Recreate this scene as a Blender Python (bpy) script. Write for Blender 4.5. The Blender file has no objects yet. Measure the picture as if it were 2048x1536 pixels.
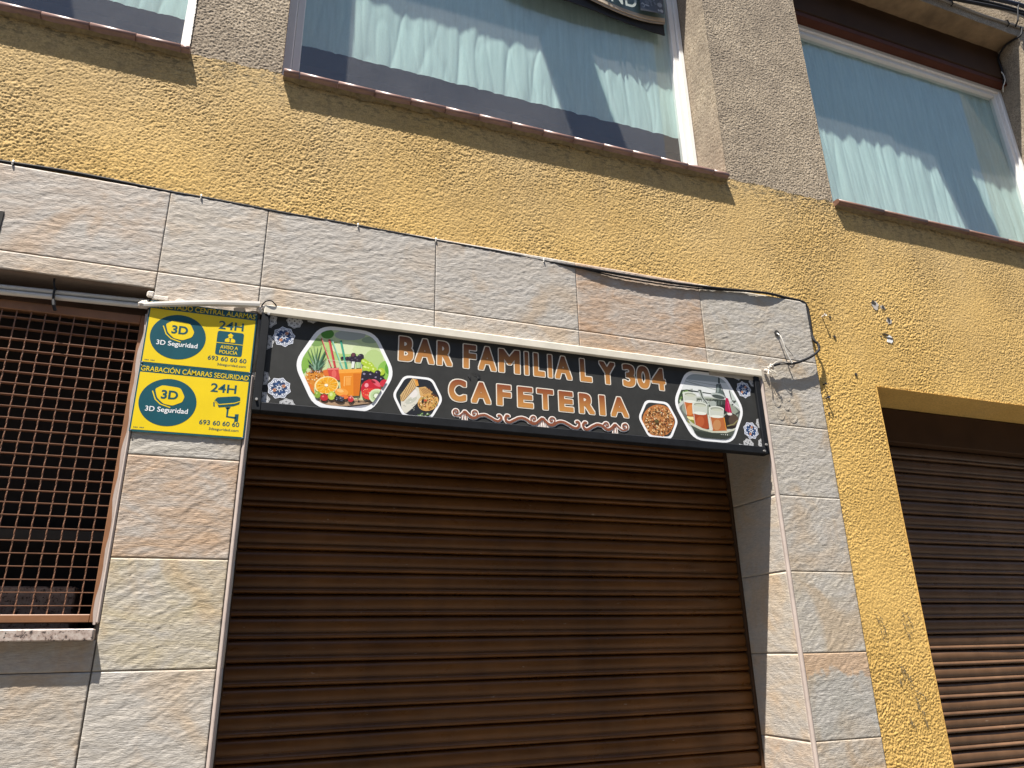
import bpy, math, random
import numpy as np
from mathutils import Vector, Matrix

C = bpy.context.scene
COL = C.collection
random.seed(11)

# ------------------------------------------------------------------ camera
cam = bpy.data.objects.new("camera", bpy.data.cameras.new("camera"))
COL.objects.link(cam)
cam.data.sensor_width = 36.0
cam.data.lens = 25.61
cam.data.clip_start = 0.05
cam.data.clip_end = 500.0
cam.matrix_world = (Matrix.Translation((0.0, -2.37, 1.6)) @ Matrix.Rotation(-0.36123, 4, 'Z')
                    @ Matrix.Rotation(1.92070, 4, 'X') @ Matrix.Rotation(-0.02055, 4, 'Z'))
C.camera = cam

# ------------------------------------------------------------------ sky, sun, exposure
SUN_DIR = Vector((1.13, 1.0, -3.95)).normalized()
w = bpy.data.worlds.new("World")
C.world = w
w.use_nodes = True
nt = w.node_tree
sky = nt.nodes.new("ShaderNodeTexSky")
sky.sky_type = 'NISHITA'
sky.sun_disc = False
sky.sun_elevation = math.radians(69.1)
sky.sun_rotation = math.radians(228.5)
sky.air_density = 1.0
sky.dust_density = 0.6
nt.links.new(sky.outputs[0], nt.nodes["Background"].inputs[0])
nt.nodes["Background"].inputs[1].default_value = 0.075
sun = bpy.data.objects.new("sun", bpy.data.lights.new("sun", 'SUN'))
COL.objects.link(sun)
sun.data.energy = 5.0
sun.data.angle = math.radians(0.5)
sun.data.color = (1.0, 0.95, 0.88)
sun.rotation_euler = SUN_DIR.to_track_quat('-Z', 'Y').to_euler()
sun.location = (-4, -6, 14)
C.view_settings.view_transform = 'Standard'
C.view_settings.look = 'None'
C.view_settings.gamma = 1.0
C.view_settings.use_curve_mapping = False
C.view_settings.exposure = 1.40
C.render.engine = 'CYCLES'

# ------------------------------------------------------------------ helpers
def lin(h, k=1.0):
    o = []
    for i in (0, 2, 4):
        c = int(h[i:i + 2], 16) / 255.0
        o.append((c / 12.92 if c <= .04045 else ((c + .055) / 1.055) ** 2.4) * k)
    return tuple(o)

def tag(o, label=None, cat=None, group=None, kind=None):
    if label: o["label"] = label
    if cat: o["category"] = cat
    if group: o["group"] = group
    if kind: o["kind"] = kind
    return o

def empty(name, loc=(0, 0, 0), parent=None):
    o = bpy.data.objects.new(name, None)
    COL.objects.link(o)
    o.location = loc
    o.empty_display_size = 0.05
    if parent:
        o.parent = parent
        o.matrix_parent_inverse = Matrix.Translation(-Vector(parent.location))
    return o

def link(name, me, mat=None, parent=None):
    o = bpy.data.objects.new(name, me)
    COL.objects.link(o)
    if mat is not None and not me.materials: me.materials.append(mat)
    if parent is not None:
        o.parent = parent
        bpy_loc = parent.matrix_world
        o.matrix_parent_inverse = Matrix.Translation(-Vector(parent.location))
    return o

class MB:
    """collects faces for one mesh"""
    def __init__(s):
        s.v = []; s.f = []; s.c = []
    def add(s, vs, fs, col=None):
        n = len(s.v)
        s.v += [tuple(p) for p in vs]
        s.f += [tuple(i + n for i in f) for f in fs]
        s.c += [col] * len(fs)
    def box(s, x0, x1, y0, y1, z0, z1, bev=0.0):
        if bev <= 0:
            vs = [(x, y, z) for x in (x0, x1) for y in (y0, y1) for z in (z0, z1)]
            s.add(vs, [(0, 1, 3, 2), (4, 6, 7, 5), (0, 4, 5, 1), (2, 3, 7, 6), (0, 2, 6, 4), (1, 5, 7, 3)])
            return
        # chamfered box
        b = bev
        pts = {}
        vs = []
        def P(i, j, k, ax):
            key = (i, j, k, ax)
            if key not in pts:
                x = (x0, x1)[i]; y = (y0, y1)[j]; z = (z0, z1)[k]
                sx = b if i == 0 else -b; sy = b if j == 0 else -b; sz = b if k == 0 else -b
                p = [x + sx, y + sy, z + sz]
                p[ax] = (x, y, z)[ax]
                pts[key] = len(vs); vs.append(tuple(p))
            return pts[key]
        fs = []
        for ax in range(3):
            for sd in (0, 1):
                q = []
                for a, bb in ((0, 0), (1, 0), (1, 1), (0, 1)):
                    idx = [0, 0, 0]; idx[ax] = sd; idx[(ax + 1) % 3] = a; idx[(ax + 2) % 3] = bb
                    q.append(P(*idx, ax))
                fs.append(tuple(q if sd else q[::-1]))
        for ax in range(3):
            u, v = (ax + 1) % 3, (ax + 2) % 3
            for a in (0, 1):
                for bb in (0, 1):
                    i0 = [0, 0, 0]; i0[u] = a; i0[v] = bb
                    i1 = list(i0); i1[ax] = 1
                    q = (P(*i0, u), P(*i1, u), P(*i1, v), P(*i0, v))
                    fs.append(q if (a ^ bb) else q[::-1])
        for i in (0, 1):
            for j in (0, 1):
                for k in (0, 1):
                    t = (P(i, j, k, 0), P(i, j, k, 1), P(i, j, k, 2))
                    fs.append(t if (i + j + k) % 2 else t[::-1])
        s.add(vs, fs)
    def tube(s, pts, r, n=8, cap=True):
        pts = [Vector(p) for p in pts]
        rings = []
        for i, p in enumerate(pts):
            a = pts[max(0, i - 1)]; b = pts[min(len(pts) - 1, i + 1)]
            t = (b - a).normalized()
            up = Vector((0, 0, 1)) if abs(t.z) < .9 else Vector((0, 1, 0))
            u = t.cross(up).normalized(); v = t.cross(u)
            rr = r[i] if isinstance(r, (list, tuple)) else r
            rings.append([p + (u * math.cos(2 * math.pi * k / n) + v * math.sin(2 * math.pi * k / n)) * rr for k in range(n)])
        vs = [q for ring in rings for q in ring]
        fs = []
        for i in range(len(rings) - 1):
            for k in range(n):
                fs.append((i * n + k, i * n + (k + 1) % n, (i + 1) * n + (k + 1) % n, (i + 1) * n + k))
        if cap:
            fs.append(tuple(range(n)))
            fs.append(tuple((len(rings) - 1) * n + k for k in range(n - 1, -1, -1)))
        s.add(vs, fs)
    def prism_x(s, prof, x0, x1, xs=None):
        """profile [(y,z)] swept along x, open profile"""
        xs = xs or [x0, x1]
        n = len(prof)
        vs = [(x, y, z) for x in xs for (y, z) in prof]
        fs = []
        for i in range(len(xs) - 1):
            for k in range(n - 1):
                fs.append((i * n + k, (i + 1) * n + k, (i + 1) * n + k + 1, i * n + k + 1))
        s.add(vs, fs)
    def build(s, name, mat, parent=None, smooth=False, cols=False):
        me = bpy.data.meshes.new(name)
        me.from_pydata(s.v, [], s.f)
        if cols:
            at = me.color_attributes.new("print", 'FLOAT_COLOR', 'CORNER')
            buf = []
            for f, c in zip(s.f, s.c):
                for _ in f: buf += [c[0], c[1], c[2], 1.0]
            at.data.foreach_set("color", buf)
        me.update()
        if smooth:
            me.polygons.foreach_set("use_smooth", [True] * len(me.polygons))
        return link(name, me, mat, parent)

def np_mesh(name, V, F, mat, parent=None, smooth=True):
    me = bpy.data.meshes.new(name)
    nv, nf = len(V), len(F)
    me.vertices.add(nv)
    me.vertices.foreach_set("co", np.ascontiguousarray(V, np.float32).ravel())
    me.loops.add(nf * 4)
    me.loops.foreach_set("vertex_index", np.ascontiguousarray(F, np.int32).ravel())
    me.polygons.add(nf)
    me.polygons.foreach_set("loop_start", np.arange(0, nf * 4, 4, dtype=np.int32))
    me.polygons.foreach_set("loop_total", np.full(nf, 4, np.int32))
    if smooth: me.polygons.foreach_set("use_smooth", np.ones(nf, bool))
    me.update(calc_edges=True)
    me.validate()
    return link(name, me, mat, parent)

# vectorised gradient noise
_rng = np.random.default_rng(5)
_perm = np.concatenate([_rng.permutation(256)] * 2)
_ang = _rng.random(256) * 2 * np.pi
_gx, _gy = np.cos(_ang), np.sin(_ang)
def pn(x, y, seed=0):
    xi = np.floor(x).astype(np.int64); yi = np.floor(y).astype(np.int64)
    xf = x - xi; yf = y - yi
    u = xf * xf * xf * (xf * (xf * 6 - 15) + 10); v = yf * yf * yf * (yf * (yf * 6 - 15) + 10)
    def g(ix, iy, dx, dy):
        h = _perm[(_perm[(ix + seed * 37) & 255] + iy + seed * 101) & 255]
        return _gx[h] * dx + _gy[h] * dy
    a = g(xi, yi, xf, yf); b = g(xi + 1, yi, xf - 1, yf)
    c = g(xi, yi + 1, xf, yf - 1); d = g(xi + 1, yi + 1, xf - 1, yf - 1)
    return 1.4 * (a + u * (b - a) + v * (c + u * (d - c) - a - u * (b - a)))
def sstep(a, b, x):
    t = np.clip((x - a) / (b - a), 0, 1)
    return t * t * (3 - 2 * t)

# ------------------------------------------------------------------ materials
def new_mat(name):
    m = bpy.data.materials.new(name)
    m.use_nodes = True
    return m, m.node_tree, m.node_tree.nodes["Principled BSDF"]
def N(t, typ, **kw):
    n = t.nodes.new(typ)
    for k, v in kw.items(): setattr(n, k, v)
    return n
def noise(t, scale, detail=4, rough=.55, vec=None, dist=0.0):
    n = N(t, "ShaderNodeTexNoise")
    n.inputs["Scale"].default_value = scale; n.inputs["Detail"].default_value = detail
    n.inputs["Roughness"].default_value = rough; n.inputs["Distortion"].default_value = dist
    if vec is not None: t.links.new(vec, n.inputs["Vector"])
    return n.outputs["Fac"]
def ramp(t, fac, stops):
    r = N(t, "ShaderNodeValToRGB")
    e = r.color_ramp.elements
    while len(e) > 1: e.remove(e[-1])
    e[0].position = stops[0][0]; e[0].color = (*stops[0][1], 1)
    for p, c in stops[1:]:
        q = e.new(p); q.color = (*c, 1)
    t.links.new(fac, r.inputs[0])
    return r.outputs[0]
def mix(t, fac, a, b, mode='MIX'):
    m = N(t, "ShaderNodeMix", data_type='RGBA', blend_type=mode)
    def put(sock, v):
        if isinstance(v, (tuple, list)): sock.default_value = (*v[:3], 1)
        elif isinstance(v, float): sock.default_value = v
        else: t.links.new(v, sock)
    put(m.inputs[0], fac); put(m.inputs[6], a); put(m.inputs[7], b)
    return m.outputs[2]
def mth(t, op, a, b=0.0):
    m = N(t, "ShaderNodeMath", operation=op)
    for i, v in enumerate((a, b)):
        if isinstance(v, (float, int)): m.inputs[i].default_value = v
        else: t.links.new(v, m.inputs[i])
    return m.outputs[0]
def pos(t): return N(t, "ShaderNodeNewGeometry").outputs["Position"]
def scaled(t, vec, s, rot=(0, 0, 0), off=(0, 0, 0)):
    m = N(t, "ShaderNodeMapping")
    m.inputs["Scale"].default_value = s; m.inputs["Rotation"].default_value = rot; m.inputs["Location"].default_value = off
    t.links.new(vec, m.inputs["Vector"])
    return m.outputs[0]
def bump(t, p, h, strength=.5, dist=.002):
    b = N(t, "ShaderNodeBump")
    b.inputs["Strength"].default_value = strength; b.inputs["Distance"].default_value = dist
    t.links.new(h, b.inputs["Height"]); t.links.new(b.outputs[0], p.inputs["Normal"])
def plain(name, col, rough=.6, var=.12, scale=18, spec=.5, metal=0.0, bmp=0.0):
    m, t, p = new_mat(name)
    f = noise(t, scale, 5, .6, pos(t))
    c = ramp(t, f, [(.3, tuple(x * (1 - var) for x in col)), (.7, tuple(min(1, x * (1 + var)) for x in col))])
    t.links.new(c, p.inputs["Base Color"])
    p.inputs["Roughness"].default_value = rough; p.inputs["Specular IOR Level"].default_value = spec
    p.inputs["Metallic"].default_value = metal
    if bmp: bump(t, p, noise(t, scale * 8, 3, .6, pos(t)), .4, bmp)
    return m

M = {}
# yellow textured paint
m, t, p = new_mat("yellow_paint"); P_ = pos(t)
big = noise(t, 1.3, 4, .6, P_); mid_ = noise(t, 9, 4, .6, P_); fine = noise(t, 160, 3, .6, P_)
sp = N(t, "ShaderNodeSeparateXYZ"); t.links.new(P_, sp.inputs[0])
hgt = mth(t, 'MULTIPLY', mth(t, 'SUBTRACT', sp.outputs[2], 2.75), 0.85)           # dust settled towards the sills
dirt = mth(t, 'ADD', hgt, mth(t, 'MULTIPLY', mth(t, 'SUBTRACT', big, .5), 1.3))
dirt.node.use_clamp = True
c = mix(t, dirt, (.635, .415, .130), (.495, .370, .195))
c = mix(t, mth(t, 'MULTIPLY', mid_, .30), c, (.58, .355, .095))
gr = ramp(t, fine, [(.33, (.74, .74, .74)), (.6, (1.06, 1.06, 1.06))])
c = mix(t, 1.0, c, gr, 'MULTIPLY')
# sooty specks and streaks close under the sills
spk = noise(t, 1.0, 4, .7, scaled(t, P_, (30, 30, 75)))
near_sill = mth(t, 'MULTIPLY', mth(t, 'SUBTRACT', sp.outputs[2], 3.53), 6.0); near_sill.node.use_clamp = True
soot = mth(t, 'MULTIPLY', near_sill, ramp(t, spk, [(.51, (0, 0, 0)), (.60, (.9, .9, .9))]))
c = mix(t, soot, c, (.10, .085, .05))
runs = noise(t, 1.0, 4, .6, scaled(t, P_, (26, 26, 1.6)))
run_h = mth(t, 'MULTIPLY', mth(t, 'SUBTRACT', sp.outputs[2], 3.18), 2.2); run_h.node.use_clamp = True
c = mix(t, mth(t, 'MULTIPLY', run_h, ramp(t, runs, [(.52, (0, 0, 0)), (.70, (.40, .40, .40))])), c, (.27, .20, .11))
patch = noise(t, 2.6, 5, .6, scaled(t, P_, (1, 1, 1), (0, 0, 0), (7, 2, 5)))
c = mix(t, 1.0, c, ramp(t, patch, [(.35, (.90, .88, .84)), (.65, (1.04, 1.04, 1.05))]), 'MULTIPLY')
t.links.new(c, p.inputs["Base Color"]); p.inputs["Roughness"].default_value = .85
p.inputs["Specular IOR Level"].default_value = .25
bump(t, p, noise(t, 180, 3, .65, P_), .8, .0022)
M["yellow"] = m
# grey pebble render
m, t, p = new_mat("grey_render"); P_ = pos(t)
f = noise(t, 150, 3, .7, P_); b_ = noise(t, 3, 4, .6, P_)
c = ramp(t, f, [(.36, (.13, .10, .065)), (.5, (.40, .325, .235)), (.64, (.56, .475, .365))])
b2_ = noise(t, 9, 5, .65, P_)
c = mix(t, ramp(t, b_, [(.40, (.10, .10, .10)), (.62, (.62, .62, .62))]), c, (.235, .19, .145))
c = mix(t, 1.0, c, ramp(t, b2_, [(.3, (.78, .77, .75)), (.7, (1.12, 1.11, 1.08))]), 'MULTIPLY')
t.links.new(c, p.inputs["Base Color"]); p.inputs["Roughness"].default_value = .9; p.inputs["Specular IOR Level"].default_value = .2
bump(t, p, noise(t, 190, 3, .7, P_), .7, .0022)
M["grey"] = m
# slate look porcelain tile, tinted by the colour of each tile
m, t, p = new_mat("stone_tile"); P_ = pos(t)
oi = N(t, "ShaderNodeObjectInfo")
rv = N(t, "ShaderNodeCombineXYZ"); t.links.new(oi.outputs["Random"], rv.inputs[0]); t.links.new(mth(t, 'MULTIPLY', oi.outputs["Random"], 7.3), rv.inputs[2])
vadd = N(t, "ShaderNodeVectorMath", operation='MULTIPLY_ADD')
vadd.inputs[1].default_value = (1, 1, 1); t.links.new(P_, vadd.inputs[0]); t.links.new(rv.outputs[0], vadd.inputs[2])
pv = vadd.outputs[0]
veins = noise(t, 1.0, 6, .62, scaled(t, pv, (5, 5, 13), (0, math.radians(24), 0)), 1.2)
blot = noise(t, 4.2, 4, .55, pv, .8)
fine = noise(t, 1.0, 5, .65, scaled(t, pv, (55, 55, 150), (0, math.radians(20), 0)))
rust = ramp(t, blot, [(.50, (0, 0, 0)), (.64, (.75, .75, .75))])
c = mix(t, ramp(t, veins, [(.34, (0, 0, 0)), (.66, (.8, .8, .8))]), oi.outputs["Color"], (.42, .395, .36))
warm = mix(t, 1.0, oi.outputs["Color"], (1.02, .84, .64), 'MULTIPLY')
c = mix(t, mth(t, 'MULTIPLY', rust, .8), c, warm)
c = mix(t, 1.0, c, ramp(t, fine, [(.3, (.84, .84, .84)), (.7, (1.08, 1.08, 1.08))]), 'MULTIPLY')
sz_ = N(t, "ShaderNodeSeparateXYZ"); t.links.new(P_, sz_.inputs[0])
stain_in = mth(t, 'ADD', sz_.outputs[2], mth(t, 'MULTIPLY', mth(t, 'SUBTRACT', noise(t, 9, 4, .6, P_), .5), .22))
at_ = N(t, "ShaderNodeAttribute", attribute_type='OBJECT'); at_.attribute_name = "iron_band"
fb = mth(t, 'MULTIPLY', mth(t, 'MULTIPLY', mth(t, 'SUBTRACT', stain_in, 1.478), 60.0), at_.outputs["Fac"]); fb.node.use_clamp = True
c = mix(t, mth(t, 'MULTIPLY', fb, .85), c, mix(t, fine, (.36, .225, .125), (.50, .36, .24)))
t.links.new(c, p.inputs["Base Color"]); p.inputs["Roughness"].default_value = .72; p.inputs["Specular IOR Level"].default_value = .35
n1 = noise(t, 1.0, 6, .70, scaled(t, pv, (26, 26, 150), (0, math.radians(24), 0)), .9)
n2 = noise(t, 1.0, 4, .65, scaled(t, pv, (110, 110, 260), (0, math.radians(14), 0)), .4)
bump(t, p, mth(t, 'ADD', n1, mth(t, 'MULTIPLY', n2, .45)), .85, .0030)
M["stone"] = m
M["joint"] = plain("joint_mortar", (.16, .14, .12), .9)
M["dark_room"] = plain("dark_room", (.012, .011, .010), .9)
M["soffit_tan"] = plain("soffit_tan", (.22, .15, .08), .9, .35, 7)
M["box_brown"] = plain("box_brown", (.055, .028, .014), .7, .2, 4, .15)
M["brown_reveal"] = plain("brown_reveal", (.16, .115, .085), .85, .2, 6)
M["red_brown"] = plain("red_brown_paint", (.085, .028, .016), .65, .15, 5, .2)
M["sill_tile"] = plain("sill_tile", (.24, .135, .105), .42, .22, 14)
M["sill_dark"] = plain("sill_tile_dark", (.17, .085, .055), .45, .3, 16)
M["mortar"] = plain("mortar", (.20, .15, .075), .9, .3, 60, bmp=.002)
M["frame_white"] = plain("white_window_paint", (.78, .765, .73), .45, .05, 6)
M["pvc"] = plain("cream_pvc", (.62, .575, .48), .45, .10, 12)
M["pvc_white"] = plain("white_pvc", (.56, .53, .475), .4, .08, 14)
M["trim_pink"] = plain("pinkish_trim", (.42, .345, .30), .6, .12, 20)
M["glue"] = plain("mounting_putty", (.60, .54, .47), .8, .15, 40, bmp=.003)
M["black_cable"] = plain("black_cable", (.018, .018, .02), .7, .2, 30, .2)
M["blue_cable"] = plain("dark_blue_cable", (.03, .035, .055), .6, .2, 30, .25)
M["grey_conduit"] = plain("grey_conduit", (.26, .235, .20), .6, .15, 20)
M["screw_metal"] = plain("zinc", (.55, .53, .5), .4, .1, 30, metal=.7)
M["hole"] = plain("hole_dark", (.03, .027, .024), .9)
M["chip"] = plain("bare_plaster", (.42, .38, .33), .9, .25, 60)
M["white_filler"] = plain("white_filler", (.72, .72, .70), .8, .1, 60)
M["grille"] = plain("rust_brown_paint", (.215, .098, .043), .5, .18, 12)
M["grille_bar"] = plain("rust_brown_bar", (.20, .098, .055), .5, .2, 25)
M["black_frame"] = plain("black_metal", (.010, .011, .013), .6, .25, 25, .18)
M["sign_board"] = plain("charcoal_print", (.034, .034, .032), .5, .16, 20, .25)
M["teal"] = plain("teal_print", (.008, .075, .098), .35, .08, 20)
M["yellow_print"] = plain("yellow_print", (.74, .54, .010), .35, .04, 10)
M["white_print"] = plain("white_print", (.78, .78, .78), .4, .03, 10)
M["cream_print"] = plain("cream_print", (.74, .68, .58), .4, .03, 10)
M["granite"] = None
m, t, p = new_mat("granite"); P_ = pos(t)
f1 = noise(t, 75, 3, .65, P_); f2 = noise(t, 130, 3, .6, scaled(t, P_, (1, 1, 1), (0, 0, 0), (5, 3, 1)))
c = ramp(t, f1, [(.36, (.05, .04, .035)), (.43, (.33, .25, .21)), (.6, (.46, .39, .34))])
c = mix(t, ramp(t, f2, [(.62, (0, 0, 0)), (.66, (1, 1, 1))]), c, (.04, .035, .03))
t.links.new(c, p.inputs["Base Color"]); p.inputs["Roughness"].default_value = .45
M["granite"] = m
# gradient print of the letters (brown at the top to caramel below), z range passed in
def letter_mat(name, z0, z1, ca, cb):
    m, t, p = new_mat(name); sp = N(t, "ShaderNodeSeparateXYZ"); t.links.new(pos(t), sp.inputs[0])
    f = mth(t, 'DIVIDE', mth(t, 'SUBTRACT', sp.outputs[2], z0), z1 - z0)
    t.links.new(ramp(t, f, [(0, ca), (.35, tuple(a * .7 + b * .3 for a, b in zip(ca, cb))), (1, cb)]), p.inputs["Base Color"])
    p.inputs["Roughness"].default_value = .4
    return m
M["letters_a"] = letter_mat("caramel_letters", 2.565, 2.665, lin('bd8444'), lin('5c2e1d'))
M["letters_b"] = letter_mat("caramel_letters_low", 2.435, 2.522, lin('bd8646'), lin('7e3c24'))
m, t, p = new_mat("picture_print")
a = N(t, "ShaderNodeVertexColor"); a.layer_name = "print"
t.links.new(a.outputs[0], p.inputs["Base Color"]); p.inputs["Roughness"].default_value = .4
M["print"] = m
# painted steel slats
def slat_mat(name, col, dark):
    m, t, p = new_mat(name); P_ = pos(t)
    st = noise(t, 1.0, 5, .6, scaled(t, P_, (2.2, 2, 30)))
    c = ramp(t, st, [(.3, dark), (.7, col)])
    dust = noise(t, 1.0, 4, .6, scaled(t, P_, (9, 9, 22)))
    c = mix(t, ramp(t, dust, [(.55, (0, 0, 0)), (.8, (.10, .10, .10))]), c, (.20, .15, .10))
    chips = noise(t, 1.0, 2, .5, scaled(t, P_, (26, 26, 95), (0, 0, 0), (3, 1, 7)))
    c = mix(t, ramp(t, chips, [(.76, (0, 0, 0)), (.79, (.7, .7, .7))]), c, (.30, .22, .16))
    grime = noise(t, 1.0, 4, .65, scaled(t, P_, (3.4, 3.4, 1.3), (0, 0, 0), (1, 4, 2)))
    c = mix(t, 1.0, c, ramp(t, grime, [(.32, (.62, .62, .62)), (.66, (1.12, 1.12, 1.12))]), 'MULTIPLY')
    t.links.new(c, p.inputs["Base Color"]); p.inputs["Specular IOR Level"].default_value = .28
    t.links.new(ramp(t, dust, [(.3, (.24, .24, .24)), (.7, (.44, .44, .44))]), p.inputs["Roughness"])
    return m
M["slat"] = slat_mat("brown_slat_paint", (.150, .060, .015), (.100, .038, .009))
M["slat_grey"] = slat_mat("greyish_brown_slat_paint", (.145, .080, .044), (.11, .060, .033))
# curtain
m, t, p = new_mat("mint_curtain"); P_ = pos(t)
f = noise(t, 1.0, 4, .6, scaled(t, P_, (60, 60, 4)))
t.links.new(ramp(t, f, [(.3, (.49, .62, .60)), (.7, (.60, .73, .705))]), p.inputs["Base Color"])
p.inputs["Roughness"].default_value = .9; p.inputs["Specular IOR Level"].default_value = .1
M["curtain"] = m
# window glass with a film of dust on its outer face
def glass_mat(name, dusty):
    m = bpy.data.materials.new(name); m.use_nodes = True; t = m.node_tree
    t.nodes.remove(t.nodes["Principled BSDF"]); out = t.nodes["Material Output"]
    lw = N(t, "ShaderNodeLayerWeight"); lw.inputs[0].default_value = .5          # Schlick, alike from both sides of the pane
    fr = mth(t, 'ADD', mth(t, 'MULTIPLY', mth(t, 'POWER', lw.outputs["Facing"], 5.0), .91), .09)
    tr = N(t, "ShaderNodeBsdfTransparent"); tr.inputs[0].default_value = (.93, .97, .96, 1)
    gl = N(t, "ShaderNodeBsdfGlossy"); gl.inputs["Roughness"].default_value = .0
    mx = N(t, "ShaderNodeMixShader")
    t.links.new(fr, mx.inputs[0]); t.links.new(tr.outputs[0], mx.inputs[1]); t.links.new(gl.outputs[0], mx.inputs[2])
    if dusty:
        P_ = pos(t)
        d = N(t, "ShaderNodeBsdfDiffuse"); d.inputs[0].default_value = (.62, .62, .62, 1)
        f = mth(t, 'ADD', mth(t, 'MULTIPLY', noise(t, 120, 3, .7, P_), .16), mth(t, 'MULTIPLY', noise(t, 3.5, 4, .6, P_), .10))
        f = mth(t, 'SUBTRACT', f, .03); f.node.use_clamp = True
        m2 = N(t, "ShaderNodeMixShader")
        t.links.new(f, m2.inputs[0]); t.links.new(mx.outputs[0], m2.inputs[1]); t.links.new(d.outputs[0], m2.inputs[2])
        mx = m2
    t.links.new(mx.outputs[0], out.inputs[0])
    return m
M["glass"] = glass_mat("dusty_glass", True)
m = bpy.data.materials.new("clear_glass_back"); m.use_nodes = True; t = m.node_tree
t.nodes.remove(t.nodes["Principled BSDF"]); tr = N(t, "ShaderNodeBsdfTransparent"); tr.inputs[0].default_value = (.95, .98, .97, 1)
t.links.new(tr.outputs[0], t.nodes["Material Output"].inputs[0]); M["glass_back"] = m
# ground
M["pavement"] = plain("pavement_concrete", (.125, .115, .098), .9, .2, 5)
M["asphalt"] = plain("asphalt", (.055, .055, .057), .9, .25, 8)
M["kerb"] = plain("kerb_stone", (.34, .33, .31), .85, .15, 9)
M["banner"] = plain("banner_vinyl", (.13, .19, .175), .5, .2, 20)
M["banner_hem"] = plain("banner_hem", (.46, .38, .28), .6, .15, 20)
M["banner_dark"] = plain("banner_black", (.012, .011, .010), .8)

# ================================================================== THE BUILDING
SILL_Z = 3.70
W = [(-2.40, -0.35), (-0.022, 2.018), (2.655, 4.612)]     # upper window openings (x)
WZ0, WZ1 = 3.695, 5.435
GR = (-1.75, -0.343, 1.676, 2.717)                        # grille opening x0 x1 z0 z1
DOOR = (0.0, 2.030, 0.0, 2.70)                            # main shutter opening
GAR = (2.695, 5.60, 0.0, 2.709)                           # shutter opening on the right
ST_X1, ST_Z1 = 2.357, 3.086                               # stone cladding reaches here
YP = 0.010                                                # plaster plane (tile faces are at y = 0)

building = empty("building", (2.0, 0.0, 0.0))
tag(building, "yellow and grey rendered building front with slate look tiles round the bar door", "building")

def in_open(x, z):
    o = (z > WZ0) & (z < WZ1) & (((x > W[0][0]) & (x < W[0][1])) | ((x > W[1][0]) & (x < W[1][1])) | ((x > W[2][0]) & (x < W[2][1])))
    o |= (z < GAR[3]) & (x > GAR[0]) & (x < GAR[1])
    o |= (x < ST_X1) & (z < ST_Z1) & (x > -3.1)
    return o

Rc = np.array(cam.matrix_world.to_3x3())
def in_view(x, z, mrg=.12):
    d = np.stack([x, np.full_like(x, 2.37), z - 1.6], -1) @ Rc
    u = 1.4228 * d[:, 0] / -d[:, 2]; v = 1.4228 * d[:, 1] / -d[:, 2]
    return (np.abs(u) < 1 + mrg) & (np.abs(v) < .75 + mrg) & (d[:, 2] < 0)

CS, FS = 0.03125, 0.003125
K = int(round(CS / FS))
XA, XB, ZA, ZB = -3.0, 7.0, 0.0, 6.5
nx, nz = int(round((XB - XA) / FS)), int(round((ZB - ZA) / FS))
solid = np.zeros((nx, nz), bool)
xc = XA + (np.arange(nx) + .5) * FS
zc = ZA + (np.arange(nz) + .5) * FS
gx, gz = np.meshgrid(xc, zc, indexing='ij')
solid = ~in_open(gx, gz)
blk = solid.reshape(nx // K, K, nz // K, K)
anyb, allb = blk.any((1, 3)), blk.all((1, 3))
bx = XA + (np.arange(nx // K) + .5) * CS; bz = ZA + (np.arange(nz // K) + .5) * CS
BX, BZ = np.meshgrid(bx, bz, indexing='ij')
vis = in_view(BX.ravel(), BZ.ravel()).reshape(BX.shape)
fineb = (anyb & vis) | (anyb & ~allb)
fine = solid & np.repeat(np.repeat(fineb, K, 0), K, 1)
coarse = allb & ~fineb

def h_yellow(x, z):
    wx = x + .012 * pn(x * 9, z * 9, 1) + .006 * pn(x * 24, z * 24, 2)
    wz = z + .012 * pn(x * 9 + 40, z * 9, 3) + .006 * pn(x * 24 + 9, z * 24, 4)
    v = .5 + .55 * pn(wx * 125, wz * 150, 5) + .75 * pn(wx * 195, wz * 215, 6) + .38 * pn(wx * 56, wz * 72, 7)
    amp = .85 + .45 * pn(x * 2.2, z * 2.6, 8)
    return .0027 * amp * sstep(.05, .95, v) + .0014 * (pn(x * 3.1, z * 2.4, 9) + .5)
def h_grey(x, z):
    v = .5 + .7 * pn(x * 150, z * 155, 11) + .4 * pn(x * 80, z * 84, 12)
    return .0020 * sstep(.15, .9, v) + .0014 * (pn(x * 3.4, z * 3.0, 9) + .5)

def plaster(mask_f, mask_c, hf, name, mat, parent):
    i, k = np.nonzero(mask_f)
    V = []; F = []
    idx = -np.ones((nx + 1, nz + 1), np.int64)
    for a, b in ((0, 0), (1, 0), (1, 1), (0, 1)): idx[i + a, k + b] = 0
    vi, vk = np.nonzero(idx == 0)
    idx[vi, vk] = np.arange(len(vi))
    x = XA + vi * FS; z = ZA + vk * FS
    V = np.stack([x, YP - hf(x, z), z], -1)
    F = np.stack([idx[i, k], idx[i + 1, k], idx[i + 1, k + 1], idx[i, k + 1]], -1)
    ci, ck = np.nonzero(mask_c)
    if len(ci):
        x0 = XA + ci * CS; z0 = ZA + ck * CS
        q = np.stack([np.stack([x0, x0 * 0 + YP - .002, z0], -1), np.stack([x0 + CS, x0 * 0 + YP - .002, z0], -1),
                      np.stack([x0 + CS, x0 * 0 + YP - .002, z0 + CS], -1), np.stack([x0, x0 * 0 + YP - .002, z0 + CS], -1)], 1).reshape(-1, 3)
        F2 = np.arange(len(q)).reshape(-1, 4) + len(V)
        V = np.concatenate([V, q]); F = np.concatenate([F, F2])
    return np_mesh(name, V, F, mat, parent)

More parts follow.
